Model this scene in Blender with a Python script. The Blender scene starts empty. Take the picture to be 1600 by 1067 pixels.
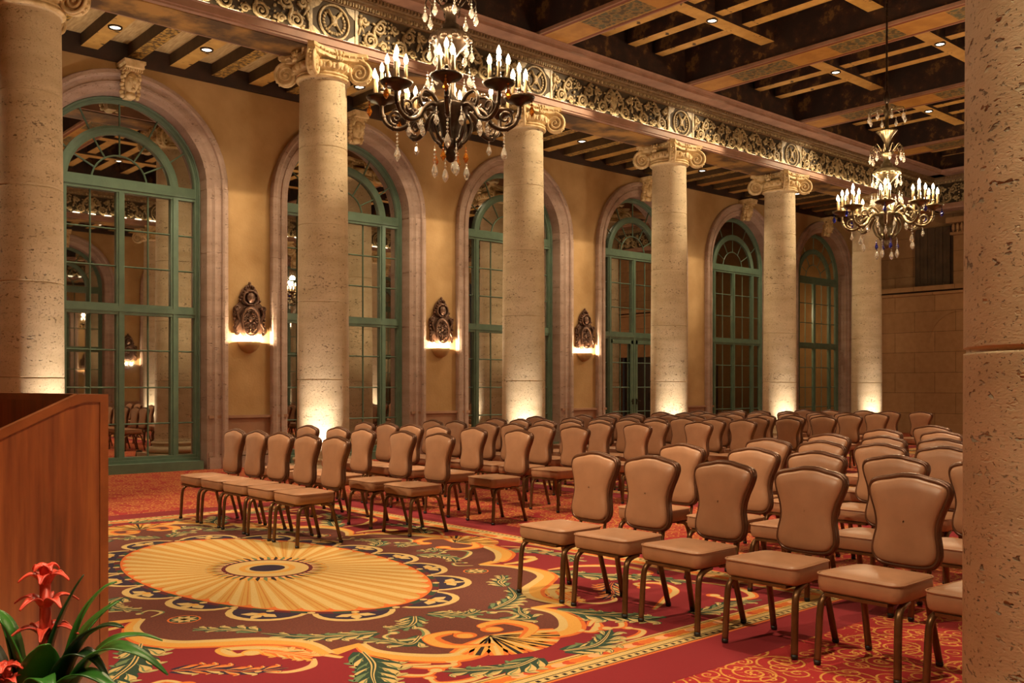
import bpy, math, random
from mathutils import Vector, Matrix
random.seed(7)
pi, sin, cos = math.pi, math.sin, math.cos
SC = bpy.context.scene
COL = SC.collection
# ------------------------------------------------------------------ camera, world, exposure
cam = bpy.data.cameras.new('camera'); camo = bpy.data.objects.new('camera', cam); COL.objects.link(camo)
cam.sensor_width = 36.0; cam.lens = 36.0*1487.65/1600.0
cam.shift_y = (604.57-533.5)/1600.0
cam.clip_start = .05; cam.clip_end = 200
camo.location = (0, 0, 1.42); camo.rotation_euler = (pi/2, 0, math.radians(48.522)-pi/2)
SC.camera = camo
W = bpy.data.worlds.new('world'); SC.world = W; W.use_nodes = True
W.node_tree.nodes['Background'].inputs[0].default_value = (1, .8, .6, 1)
W.node_tree.nodes['Background'].inputs[1].default_value = 0.02
SC.view_settings.view_transform = 'Standard'; SC.view_settings.look = 'None'
SC.view_settings.gamma = 1.0; SC.view_settings.use_curve_mapping = False
SC.view_settings.exposure = 0.0
LIT = dict(down=1250.0, accent=1300.0, aisle=175.0, aisle2=820.0, up=270.0, sconce=110.0, chand=46.0, cove=4.0, stage=2300.0)   # lamp powers in watts
WARM = (1.0, .73, .43); WARM2 = (1.0, .79, .50); UPC = (1.0, .88, .72)

# ------------------------------------------------------------------ the grid of the hall
S = 4.264; X0 = 7.715                      # bay, first column
YB, YF = 13.223, 1.04                      # back colonnade, front colonnade
WB, WF = 15.815, -1.55                     # back wall, front wall
YM = 7.13
XE = 27.95; XW = 28.7; XL = -4.0   # end frieze, end wall, left wall
CX = [X0+n*S for n in range(-1, 5)]        # columns
BX = [X0+(n-.5)*S for n in range(-1, 6)]   # bay centres

# ------------------------------------------------------------------ helpers
def srgb(h):
    c = [int(h[i:i+2], 16)/255 for i in (0, 2, 4)]
    return tuple((x/12.92 if x <= .04045 else ((x+.055)/1.055)**2.4) for x in c)+(1,)
def mat(name, col='808080', rough=.6, metal=0.0, **k):
    m = bpy.data.materials.new(name); m.use_nodes = True
    b = m.node_tree.nodes['Principled BSDF']
    b.inputs['Base Color'].default_value = srgb(col) if isinstance(col, str) else col
    b.inputs['Roughness'].default_value = rough; b.inputs['Metallic'].default_value = metal
    for a, v in k.items(): b.inputs[a].default_value = v
    return m
class NT:
    def __init__(s, m): s.t = m.node_tree; s.b = s.t.nodes['Principled BSDF']
    def n(s, kind, **k):
        x = s.t.nodes.new('ShaderNode'+kind)
        for a, v in k.items():
            if a.startswith('i_'):
                x.inputs[a[2:].replace('_', ' ')].default_value = v
            else: setattr(x, a, v)
        return x
    def l(s, a, b): s.t.links.new(a, b)
    def math(s, op, a, b=None, clamp=False):
        x = s.t.nodes.new('ShaderNodeMath'); x.operation = op; x.use_clamp = clamp
        for i, v in enumerate((a, b)):
            if v is None: continue
            if isinstance(v, (int, float)): x.inputs[i].default_value = v
            else: s.l(v, x.inputs[i])
        return x.outputs[0]
    def coord(s, scale=(1, 1, 1), kind='Object'):
        tc = s.t.nodes.new('ShaderNodeTexCoord'); mp = s.t.nodes.new('ShaderNodeMapping')
        mp.inputs['Scale'].default_value = scale; s.l(tc.outputs[kind], mp.inputs[0]); return mp.outputs[0]
    def noise(s, vec, scale, detail=4, rough=.55):
        x = s.n('TexNoise'); s.l(vec, x.inputs['Vector']); x.inputs['Scale'].default_value = scale
        x.inputs['Detail'].default_value = detail; x.inputs['Roughness'].default_value = rough; return x.outputs['Fac']
    def ramp(s, fac, stops):
        x = s.t.nodes.new('ShaderNodeValToRGB'); e = x.color_ramp.elements
        while len(e) < len(stops): e.new(.5)
        for i, (p, c) in enumerate(stops):
            e[i].position = p; e[i].color = srgb(c) if isinstance(c, str) else (c, c, c, 1)
        s.l(fac, x.inputs[0]); return x.outputs[0]
    def mix(s, fac, a, b, mode='MIX'):
        x = s.t.nodes.new('ShaderNodeMix'); x.data_type = 'RGBA'; x.blend_type = mode
        for i, v in ((0, fac), (6, a), (7, b)):
            if isinstance(v, str): x.inputs[i].default_value = srgb(v)
            elif isinstance(v, (int, float)): x.inputs[i].default_value = v
            else: s.l(v, x.inputs[i])
        return x.outputs[2]
    def col(s, c): s.l(c, s.b.inputs['Base Color'])
    def bump(s, h, strength=.3, dist=.01):
        x = s.t.nodes.new('ShaderNodeBump'); x.inputs['Strength'].default_value = strength
        x.inputs['Distance'].default_value = dist; s.l(h, x.inputs['Height']); s.l(x.outputs[0], s.b.inputs['Normal'])

def M_travertine(name, c1, c2, pit='57432f', amt=.46):
    m = mat(name, c1, .75); q = NT(m)
    oi = q.n('ObjectInfo'); tc = q.n('TexCoord')
    va = q.n('VectorMath', operation='ADD'); q.l(tc.outputs['Object'], va.inputs[0])
    vs = q.n('VectorMath', operation='SCALE'); q.l(oi.outputs['Random'], vs.inputs['Scale']); vs.inputs[0].default_value = (9, 5, 3)
    q.l(vs.outputs[0], va.inputs[1])
    def vec(sc):
        mp = q.n('Mapping'); mp.inputs['Scale'].default_value = sc; q.l(va.outputs[0], mp.inputs[0]); return mp.outputs[0]
    base = q.ramp(q.noise(vec((1, 1, 3.5)), 1.6, 6), [(.3, c1), (.7, c2)])
    band = q.ramp(q.noise(vec((.5, .5, 7)), 1.5, 3), [(.50, 0.0), (.60, 1.0)])
    p = q.ramp(q.noise(vec((1, 1, 1.9)), 21, 2, .5), [(.62, 0.0), (.66, 1.0)])
    p3 = q.ramp(q.noise(vec((1, 1, 1.5)), 9, 3, .6), [(.735, 0.0), (.76, 1.0)])
    p2 = q.ramp(q.noise(vec((1, 1, 1.5)), 55, 2, .6), [(.635, 0.0), (.68, 1.0)])
    pp = q.math('MAXIMUM', q.math('MULTIPLY', p, q.math('ADD', q.math('MULTIPLY', band, .95), .05)), q.math('MAXIMUM', p3, q.math('MULTIPLY', p2, .7)))
    q.col(q.mix(q.math('MULTIPLY', pp, amt*1.6, True), base, pit))
    fine = q.math('MULTIPLY', q.noise(vec((1, 1, 2)), 70, 3), .08)
    q.bump(q.math('SUBTRACT', fine, pp), 1.0, .022)
    return m
def M_noisy(name, c1, c2, scale=3, rough=.7, bump=.1, bscale=40, sc=(1, 1, 1), metal=0, dist=.004, lo=.35, hi=.65):
    m = mat(name, c1, rough, metal); q = NT(m); v = q.coord(sc)
    q.col(q.ramp(q.noise(v, scale, 6), [(lo, c1), (hi, c2)]))
    if bump: q.bump(q.noise(v, bscale, 3), bump, dist)
    return m

TRAV = M_travertine('travertine', 'cfba9a', 'b8a280')
TRAVD = M_travertine('travertine_surround', 'b3998a', '9c8272', '5a4036', .35)
STUC = M_noisy('ochre_stucco', 'b59365', 'a07d4f', 1.2, .85, .35, 26, dist=.01)
DADO = M_noisy('pink_plaster', 'a98468', '957058', 2, .8, .3, 40)
GREEN = M_noisy('green_paint', '5f7763', '546a59', 5, .42, .05)
CAPM = M_noisy('capital_stone', 'dcc294', 'b89a68', 9, .6, .2, 60)
GILT = M_noisy('gilded_plaster', 'a8926a', '6c5838', 14, .5, .2, 50, lo=.38, hi=.66)
FRBG = M_noisy('frieze_ground', '2e2416', '45351f', 6, .8, .1)
PINKM = M_noisy('rose_cornice', '9c7560', '84614e', 3, .6, .05)
MOULD = M_noisy('brown_gilt_moulding', '7d6140', '5e4629', 10, .6, .1)
PLANK = M_noisy('ceiling_plank', 'c9ac7c', 'a98a5a', 4, .8, .05, sc=(8, 1, 1))
DARKW = M_noisy('dark_painted_wood', '22130c', '3a2114', 3.2, .6, .05)
STONE_END = None
BRONZE = M_noisy('dark_bronze', '46372a', '2c2118', 12, .30, .1, 60, metal=.7)
BRONZE2 = M_noisy('aged_brass', '7a6c54', '564933', 12, .28, .1, 60, metal=.85)
LEGM = M_noisy('bronze_leg', '7d5a3c', '624529', 8, .35, 0, metal=.7)
RIMM = M_noisy('bronze_rim', '6a4530', '523323', 8, .28, 0, metal=.35)
GLIDE = mat('black_glide', '17120f', .5)
VINYL = M_noisy('tan_vinyl', 'a47658', '976c50', 6, .40, .06, 160, dist=.002)
VINYL.node_tree.nodes['Principled BSDF'].inputs['Specular IOR Level'].default_value = .45
CANDLE = mat('ivory_candle', '8f7a56', .5)
BULB = mat('bulb_glow', 'ffe2b0', .3); _b = BULB.node_tree.nodes['Principled BSDF']
_b.inputs['Emission Color'].default_value = (1, .78, .48, 1); _b.inputs['Emission Strength'].default_value = 22; BULB.cycles.emission_sampling = 'NONE'
LENS = mat('lamp_lens', 'fff0d8', .3); _b = LENS.node_tree.nodes['Principled BSDF']
_b.inputs['Emission Color'].default_value = (1, .86, .62, 1); _b.inputs['Emission Strength'].default_value = 8; LENS.cycles.emission_sampling = 'NONE'
MIRROR = mat('mirror_pane', (.60, .58, .54, 1), .015, 1.0)
def crystal(name, c):
    m = mat(name, c, .04); b = m.node_tree.nodes['Principled BSDF']
    b.inputs['Transmission Weight'].default_value = .75; b.inputs['IOR'].default_value = 1.55; return m
CRYS = crystal('clear_crystal', 'f4efe6'); AMBER = crystal('amber_crystal', 'd98a2e'); BLUE = crystal('blue_crystal', '3a3fb8')
def M_glass():
    m = bpy.data.materials.new('window_glass'); m.use_nodes = True; t = m.node_tree; t.nodes.clear()
    o = t.nodes.new('ShaderNodeOutputMaterial'); mx = t.nodes.new('ShaderNodeMixShader'); lw = t.nodes.new('ShaderNodeLayerWeight')
    g = t.nodes.new('ShaderNodeBsdfGlossy'); g.inputs['Roughness'].default_value = .02
    tr = t.nodes.new('ShaderNodeBsdfTransparent'); lw.inputs[0].default_value = .35
    t.links.new(lw.outputs['Fresnel'], mx.inputs[0]); t.links.new(tr.outputs[0], mx.inputs[1]); t.links.new(g.outputs[0], mx.inputs[2]); t.links.new(mx.outputs[0], o.inputs[0])
    return m
GLASS = M_glass()
def M_endstone():
    m = mat('coursed_stone', 'a07850', .8); q = NT(m); v = q.coord((1, 1, 1))
    sx = q.n('SeparateXYZ'); q.l(v, sx.inputs[0]); cb = q.n('CombineXYZ'); q.l(sx.outputs[1], cb.inputs[0]); q.l(sx.outputs[2], cb.inputs[1])
    br = q.n('TexBrick'); q.l(cb.outputs[0], br.inputs['Vector']); br.inputs['Scale'].default_value = 1
    br.inputs['Brick Width'].default_value = 1.25; br.inputs['Row Height'].default_value = .62; br.inputs['Mortar Size'].default_value = .008
    br.inputs['Color1'].default_value = srgb('a87f55'); br.inputs['Color2'].default_value = srgb('9b734b'); br.inputs['Mortar'].default_value = srgb('5c4029')
    nz = q.noise(v, 6, 5); q.col(q.mix(.25, br.outputs['Color'], q.ramp(nz, [(.3, '7d5a38'), (.7, 'b58d62')])))
    q.bump(q.math('SUBTRACT', q.math('MULTIPLY', nz, .2), br.outputs['Fac']), .4, .01); return m
STONE_END = M_endstone()
def M_wood():
    m = mat('walnut_veneer', '7a3c1c', .35); q = NT(m); v = q.coord((1, 1, .09))
    n1 = q.noise(v, 9, 6, .6); n2 = q.noise(q.coord((1, 1, .04)), 55, 4)
    q.col(q.mix(.35, q.ramp(n1, [(.36, '34150a'), (.5, '78391a'), (.62, '9c5828')]), q.ramp(n2, [(.35, '5a2a14'), (.65, '93532a')])))
    q.bump(n2, .05, .002); return m
WOOD = M_wood()
def M_beam(name, bottom):
    m = mat(name, '6b4a24', .6); q = NT(m); v = q.coord((1, 1, 1))
    if bottom == 'main':
        sx = q.n('SeparateXYZ'); q.l(v, sx.inputs[0]); ax = q.math('ABSOLUTE', sx.outputs[0])
        orn = q.ramp(q.noise(v, 7, 4), [(.42, '473a22'), (.5, '8a6a34'), (.58, '4c4a34')])
        ry = q.math('FRACT', q.math('MULTIPLY', sx.outputs[1], .46))
        gold = q.ramp(q.noise(v, 3.5, 3), [(.4, '9a6a2a'), (.62, 'ab7a34')])
        pan = q.math('LESS_THAN', ry, .42)
        core = q.mix(pan, orn, gold)
        edge = q.ramp(ax, [(.30, 0.0), (.305, 1.0)]); c2 = q.mix(edge, core, '6d3018')
        e2 = q.math('MULTIPLY', q.math('GREATER_THAN', ax, .255), q.math('LESS_THAN', ax, .285)); q.col(q.mix(e2, c2, 'a8823f'))
    elif bottom == 'gold':
        n = q.noise(v, 5, 5); dk = q.ramp(q.noise(q.coord((2.2, 2.2, 2.2)), 2.2, 2), [(.66, 0.0), (.70, 1.0)])
        q.col(q.mix(dk, q.ramp(n, [(.3, 'ab8240'), (.7, 'c9a05a')]), '3b2814'))
    elif bottom == 'carved':
        n = q.ramp(q.noise(v, 16, 3), [(.45, '5e4521'), (.56, 'b0893f')]); q.col(n); q.bump(q.noise(v, 16, 3), .6, .02)
    else:
        n = q.noise(v, 2.6, 5, .65); q.col(q.ramp(n, [(.46, '24120b'), (.57, '391d10'), (.63, '6a4a22'), (.72, '4d3116')]))
    return m
B_MAIN = M_beam('main_beam_paint', 'main'); B_GOLD = M_beam('gold_joist_paint', 'gold'); B_CARV = M_beam('carved_joist', 'carved'); B_SIDE = M_beam('figured_dark_paint', 'side')

class MB:
    def __init__(s): s.v = []; s.f = []; s.m = []; s.sm = []
    def face(s, idx, m=0, smooth=False): s.f.append(tuple(idx)); s.m.append(m); s.sm.append(smooth)
    def poly(s, pts, m=0, smooth=False):
        b = len(s.v); s.v += [tuple(p) for p in pts]; s.face(range(b, b+len(pts)), m, smooth)
    def box(s, c, d, m=0, bottom=None, mx=None):
        x, y, z = c; a, b, h = d[0]/2, d[1]/2, d[2]/2
        P = [(x+i*a, y+j*b, z+k*h) for k in (-1, 1) for j in (-1, 1) for i in (-1, 1)]
        if mx: P = [tuple(mx @ Vector(p)) for p in P]
        o = len(s.v); s.v += P
        for q, mm in (((0, 2, 3, 1), m if bottom is None else bottom), ((4, 5, 7, 6), m), ((0, 1, 5, 4), m), ((2, 6, 7, 3), m), ((0, 4, 6, 2), m), ((1, 3, 7, 5), m)):
            s.face([o+i for i in q], mm)
    def grid(s, rows, m=0, smooth=True, cu=False, cv=False):
        nr, nc = len(rows), len(rows[0]); o = len(s.v)
        for r in rows: s.v += [tuple(p) for p in r]
        for i in range(nr-1+(1 if cv else 0)):
            for j in range(nc-1+(1 if cu else 0)):
                a, b = i % nr, (i+1) % nr; c, d = j % nc, (j+1) % nc
                s.face((o+a*nc+c, o+a*nc+d, o+b*nc+d, o+b*nc+c), m, smooth)
    def lathe(s, prof, n=24, m=0, at=(0, 0, 0), a0=0, a1=2*pi, smooth=True):
        full = abs(a1-a0-2*pi) < 1e-6; k = n if full else n+1
        rows = [[(at[0]+r*cos(a0+(a1-a0)*j/n), at[1]+r*sin(a0+(a1-a0)*j/n), at[2]+z) for j in range(k)] for r, z in prof]
        s.grid(rows, m, smooth, cu=full)
    def tube(s, path, rad, n=8, m=0, closed=False, caps=True, smooth=True, flat=1.0, up=None):
        P = [Vector(p) for p in path]; k = len(P)
        R = rad if isinstance(rad, (list, tuple)) else [rad]*k
        if len(R) != k: R = [R[0]+(R[-1]-R[0])*i/(k-1) for i in range(k)]
        rows = []; u = None
        for i, p in enumerate(P):
            if closed: t = P[(i+1) % k]-P[i-1]
            else: t = P[min(i+1, k-1)]-P[max(i-1, 0)]
            if t.length < 1e-9: t = Vector((0, 0, 1))
            t.normalize()
            if up is not None: u = Vector(up)
            elif u is None: u = Vector((0, 0, 1)) if abs(t.z) < .9 else Vector((1, 0, 0))
            u = u-t*u.dot(t)
            if u.length < 1e-6: u = t.orthogonal()
            u.normalize(); w = t.cross(u)
            rows.append([p+u*(cos(2*pi*j/n)*R[i]*flat)+w*(sin(2*pi*j/n)*R[i]) for j in range(n)])
        o = len(s.v); s.grid(rows, m, smooth, cu=True, cv=closed)
        if caps and not closed:
            s.face([o+j for j in range(n)][::-1], m); s.face([o+(k-1)*n+j for j in range(n)], m)
    def ball(s, c, r, n=10, m=0, mx=None):
        rx, ry, rz = r if isinstance(r, (tuple, list)) else (r, r, r)
        rows = []
        for i in range(n//2+1):
            th = pi*i/(n//2)
            row = [Vector((rx*sin(th)*cos(2*pi*j/n), ry*sin(th)*sin(2*pi*j/n), rz*cos(th))) for j in range(n)]
            if mx: row = [mx @ p for p in row]
            rows.append([p+Vector(c) for p in row])
        s.grid(rows, m, True, cu=True)
    def prism(s, poly, axis, a, b, m=0, side=None, caps=True):
        # poly in the plane across axis; axis 'x': (y,z), 'y': (x,z), 'z': (x,y)
        def P(p, t): return {'x': (t, p[0], p[1]), 'y': (p[0], t, p[1]), 'z': (p[0], p[1], t)}[axis]
        o = len(s.v); n = len(poly); s.v += [P(p, a) for p in poly]+[P(p, b) for p in poly]
        if caps: s.face([o+i for i in range(n)][::-1], m); s.face([o+n+i for i in range(n)], m)
        for i in range(n): j = (i+1) % n; s.face((o+i, o+j, o+n+j, o+n+i), m if side is None else side)
    def xf(s, M, start=0):
        for i in range(start, len(s.v)): s.v[i] = tuple(M @ Vector(s.v[i]))
    def add(s, o, M=None):
        b = len(s.v); s.v += [tuple(M @ Vector(p)) if M else p for p in o.v]
        s.f += [tuple(b+i for i in f) for f in o.f]; s.m += o.m; s.sm += o.sm
    def mesh(s, name, mats):
        me = bpy.data.meshes.new(name); me.from_pydata(s.v, [], s.f)
        for q in (mats if isinstance(mats, (list, tuple)) else [mats]): me.materials.append(q)
        me.polygons.foreach_set('material_index', s.m); me.polygons.foreach_set('use_smooth', s.sm)
        me.update()
        import bmesh
        bm = bmesh.new(); bm.from_mesh(me); bmesh.ops.recalc_face_normals(bm, faces=bm.faces[:]); bm.to_mesh(me); bm.free()
        return me
    def build(s, name, mats, parent=None, loc=(0, 0, 0), rz=0, recalc=True):
        return link(name, s.mesh(name, mats), parent, loc, rz)
def link(name, me, parent=None, loc=(0, 0, 0), rz=0):
    o = bpy.data.objects.new(name, me); COL.objects.link(o); o.location = loc; o.rotation_euler = (0, 0, rz)
    if parent: o.parent = parent
    return o
def tag(o, label=None, cat=None, group=None, kind=None):
    if label: o['label'] = label
    if cat: o['category'] = cat
    if group: o['group'] = group
    if kind: o['kind'] = kind
    return o
def thing(name, loc=(0, 0, 0), label=None, cat=None, group=None, kind=None, rz=0):
    return tag(link(name, None, None, loc, rz), label, cat, group, kind)
def copy_tree(o, parent=None):
    c = o.copy(); COL.objects.link(c)
    if parent: c.parent = parent
    for ch in list(o.children): copy_tree(ch, c)
    return c
def lamp(kind, name, loc, power, color, parent=None, **k):
    d = bpy.data.lights.new(name, kind); d.energy = power; d.color = color
    for a, v in k.items(): setattr(d, a, v)
    o = bpy.data.objects.new(name, d); COL.objects.link(o); o.location = loc
    if parent: o.parent = parent
    return o
def catmull(P, n=8, closed=False):
    P = [Vector(p) for p in P]; k = len(P); out = []
    for i in range(k if closed else k-1):
        a, b, c, d = (P[(i-1) % k], P[i], P[(i+1) % k], P[(i+2) % k]) if closed else (P[max(i-1, 0)], P[i], P[i+1], P[min(i+2, k-1)])
        for j in range(n):
            t = j/n; out.append(.5*((2*b)+(c-a)*t+(2*a-5*b+4*c-d)*t*t+(3*b-a-3*c+d)*t**3))
    if not closed: out.append(P[-1])
    return out
def spiral2(c, r, turns, a0, sgn=1, n=14, end=.12):
    k = int(n*turns)+1; return [(c[0]+r*(1-(1-end)*i/(k-1))*cos(a0+sgn*2*pi*turns*i/(k-1)), c[1]+r*(1-(1-end)*i/(k-1))*sin(a0+sgn*2*pi*turns*i/(k-1))) for i in range(k)]

# ------------------------------------------------------------------ floor
def M_field():
    m = mat('scroll_carpet', 'a02018', .95); q = NT(m); v = q.coord()
    def layer(scale, pitch, R, thick):
        vo = q.n('TexVoronoi', voronoi_dimensions='2D'); q.l(v, vo.inputs['Vector']); vo.inputs['Scale'].default_value = scale; vo.inputs['Randomness'].default_value = .75
        sub = q.n('VectorMath', operation='SUBTRACT'); q.l(v, sub.inputs[0]); q.l(vo.outputs['Position'], sub.inputs[1])
        s = q.n('SeparateXYZ'); q.l(sub.outputs[0], s.inputs[0])
        r = q.math('SQRT', q.math('ADD', q.math('MULTIPLY', s.outputs[0], s.outputs[0]), q.math('MULTIPLY', s.outputs[1], s.outputs[1])))
        a = q.math('DIVIDE', q.math('ARCTAN2', s.outputs[1], s.outputs[0]), 2*pi)
        sc = q.n('SeparateColor'); q.l(vo.outputs['Color'], sc.inputs[0])
        sg = q.math('SUBTRACT', q.math('MULTIPLY', q.math('GREATER_THAN', sc.outputs[0], .5), 2), 1)
        f = q.math('FRACT', q.math('ADD', q.math('ADD', q.math('DIVIDE', r, pitch), q.math('MULTIPLY', a, sg)), sc.outputs[1]))
        d = q.math('ABSOLUTE', q.math('SUBTRACT', f, .5))
        return q.math('MULTIPLY', q.math('LESS_THAN', d, thick), q.math('LESS_THAN', r, R))
    L = q.math('MAXIMUM', layer(3.1, .062, .155, .10), layer(6.3, .045, .08, .12))
    leaf = q.ramp(q.noise(v, 14, 3, .7), [(.63, 0.0), (.66, 1.0)])
    L = q.math('MAXIMUM', L, leaf)
    red = q.ramp(q.noise(v, 220, 2), [(.3, '8f1519'), (.7, 'a81c1e')])
    gold = q.ramp(q.noise(v, 30, 3), [(.35, 'b5702a'), (.65, 'd19a48')])
    q.col(q.mix(L, red, gold)); q.bump(q.noise(v, 300, 2), .3, .004); return m
FIELD = M_field()
mb = MB(); mb.poly([(XL, WF-.8, 0), (30.2, WF-.8, 0), (30.2, 18.4, 0), (XL, 18.4, 0)])
tag(mb.build('floor', FIELD), 'red carpeted floor woven with fine gold scrolls', 'floor', kind='structure')

# ---- woven medallion panels of the carpet (one flat pattern mesh, several colours)
def yarn(name, c1, c2=None, sc=200):
    return M_noisy('yarn_'+name, c1, c2 or c1, sc, .95, .25, 320, dist=.003)
YN = {k: i for i, k in enumerate('red brown cream gold orange rust navy green lgreen black maroon peach amber straw'.split())}
YM_ = [yarn('red', '760c18', '820f1b'), yarn('brown', '54241a', '6a3222', 90), yarn('cream', 'c8a86c', 'bb995c'), yarn('gold', 'cf9642', 'c28838'),
       yarn('orange', 'd06a24', 'c05c1e'), yarn('rust', 'b8421c'), yarn('navy', '2a1530', '221029'), yarn('green', '1c3326', '263d2c'),
       yarn('lgreen', '6a7a52', '5d6e48'), yarn('black', '1d110c'), yarn('maroon', '5a1014'), yarn('peach', 'd89a6a'), yarn('amber', 'b97a30', 'ab6c26'), yarn('straw', 'bf9148', 'b58840')]
HX, HY = 2.55, 3.55
class Rug:
    def __init__(s): s.mb = MB(); s.z = 0
    def fill(s, pts, c, L): s.mb.poly([(p[0], p[1], .001+L*.0001) for p in pts], YN[c])
    def fill4(s, pts, c, L):
        for a, b in ((1, 1), (1, -1), (-1, 1), (-1, -1)):
            q = [(p[0]*a, p[1]*b) for p in pts]; s.fill(q if a*b > 0 else q[::-1], c, L)
    def stroke(s, pts, w, c, L, closed=False, four=False, off=0.0):
        P = [Vector((p[0], p[1])) for p in pts]; k = len(P)
        Wd = w if isinstance(w, (list, tuple)) else [w]*k
        if len(Wd) != k:
            m = len(Wd)-1; Wd = [Wd[min(int(i*m/(k-1)), m-1)]+(Wd[min(int(i*m/(k-1)), m-1)+1]-Wd[min(int(i*m/(k-1)), m-1)])*(i*m/(k-1)-min(int(i*m/(k-1)), m-1)) for i in range(k)]
        A, B = [], []
        for i in range(k):
            t = (P[(i+1) % k]-P[i-1]) if closed else (P[min(i+1, k-1)]-P[max(i-1, 0)])
            if t.length < 1e-9: t = Vector((1, 0))
            t.normalize(); nn = Vector((-t.y, t.x)); c0 = P[i]+nn*off*Wd[i]
            A.append(c0+nn*Wd[i]/2); B.append(c0-nn*Wd[i]/2)
        for a, b in (((1, 1), (1, -1), (-1, 1), (-1, -1)) if four else ((1, 1),)):
            z = .001+L*.0001
            s.mb.grid([[(p[0]*a, p[1]*b, z) for p in A], [(p[0]*a, p[1]*b, z) for p in B]], YN[c], False, cu=closed)
    def disc(s, c, r, col, L, four=False, n=16):
        rx, ry = r if isinstance(r, tuple) else (r, r)
        pts = [(c[0]+rx*cos(2*pi*i/n), c[1]+ry*sin(2*pi*i/n)) for i in range(n)]
        (s.fill4 if four else s.fill)(pts, col, L)
    def scroll(s, path, w, L, c=('cream', 'orange'), ball=.06):
        p = catmull(path, 8); s.stroke(p, [w*.35, w, w*.8, w*.45], c[1], L, four=True); s.stroke(p, [w*.2, w*.6, w*.45, w*.25], c[0], L+1, four=True, off=.22)
        e = p[-1]; s.disc((e[0], e[1]), ball, c[1], L+1.4, True); s.disc((e[0]+.008, e[1]+.008), ball*.7, c[0], L+1.8, True)
    def leaf(s, path, w, L, n=4, c=('green', 'cream', 'lgreen'), side=1):
        p = catmull(path, 10); k = len(p); n = n+2
        s.stroke(p, [w*.5, w*1.0, w*.85, .015], c[0], L, four=True)
        for i in range(n):
            j = int((i+.1)/(n+.3)*(k-2)); a = Vector(p[j]); t = (Vector(p[j+1])-a).normalized(); nn = Vector((-t.y, t.x))*side; ln = w*(1.25-.5*i/n)
            for sd, q_ in ((1, 1.0), (-1, .7)):
                q = catmull([a+nn*sd*w*.08, a+t*ln*.40+nn*sd*ln*.34*q_, a+t*ln*.80+nn*sd*ln*.52*q_, a+t*ln*.70+nn*sd*ln*.82*q_], 4)
                s.stroke(q, [ln*.30, ln*.50*q_, ln*.34*q_, .01], c[0], L+.5+i*.3, four=True)
                s.stroke(q[2:], [.006, ln*.34*q_, ln*.30*q_, .008], c[1 if sd > 0 or i % 2 else 2], L+.6+i*.3, four=True, off=.12*sd*side)
                s.stroke(q[1:], [.004, ln*.06, .004], c[2], L+.7+i*.3, four=True, off=-.4*sd*side)
        s.stroke(p, [.02, .03, .018, .006], c[1], L+4, four=True); s.stroke(p, [.006, .012, .006, .002], c[0], L+4.2, four=True)
R = Rug()
for d, c, L in ((0, 'orange', 0), (.02, 'black', 1), (.028, 'cream', 2), (.075, 'black', 2.6), (.083, 'cream', 3), (.125, 'black', 3.5), (.13, 'gold', 4), (.23, 'black', 4.6), (.236, 'cream', 5), (.255, 'red', 6)):
    R.fill([(-HX+d, -HY+d), (HX-d, -HY+d), (HX-d, HY-d), (-HX+d, HY-d)], c, L)
def along(d, step, fn):
    for sx, n in ((1, int(2*(HY-d)/step)), (0, int(2*(HX-d)/step))):
        for i in range(n):
            t = -(HY-d if sx else HX-d)+(i+.5)*step
            for q in (-1, 1): fn(q*(HX-d) if sx else t, t if sx else q*(HY-d), sx)
along(.052, .06, lambda x, y, sx: R.fill([(x+a*(.022 if sx else .02), y+b*(.02 if sx else .022)) for a, b in ((-.6, -.6), (.6, -.6), (.6, .6), (-.6, .6))], 'black', 3.2))
def fl(x, y, sx):
    for k, (o, c) in enumerate(((-.10, 'orange'), (-.03, 'peach'), (.05, 'rust'), (.10, 'orange'))):
        cx, cy = (x, y+o) if sx else (x+o, y)
        R.disc((cx, cy), (.034, .05) if sx else (.05, .034), c, 5.6+k*.1, n=8)
along(.18, .27, fl)
S1 = catmull([(0, 2.76), (.13, 2.78), (.38, 2.88), (.56, 2.74), (.66, 2.54), (.64, 2.36)], 8)
S2 = catmull([(.86, 2.41), (.85, 2.15), (1.0, 1.92), (1.22, 1.78), (1.40, 1.65), (1.48, 1.45), (1.46, 1.2), (1.34, .99)], 8)
S3 = catmull([(1.52, .97), (1.66, .86), (1.82, .66), (1.91, .42), (1.95, .18), (1.95, 0)], 8)
Q = [tuple(p) for p in S1+S2+S3]
full = Q+[(x, -y) for x, y in Q[::-1]]+[(-x, -y) for x, y in Q]+[(-x, y) for x, y in Q[::-1]]
R.fill(full[::-1], 'brown', 8)
for seg in (S1, S2, S3):
    q = [tuple(p) for p in seg]
    R.stroke(q, [.10, .17, .14, .05], 'orange', 10, four=True, off=.3); R.stroke(q, [.07, .13, .11, .04], 'gold', 11, four=True, off=.3)
    R.stroke(q, [.03, .06, .05, .03], 'cream', 12, four=True, off=-.25)
for q in ([(.64, 2.36), (.86, 2.41)], [(1.34, .99), (1.52, .97)]): R.stroke(q, [.05, .10], 'gold', 11.5, four=True)
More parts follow.
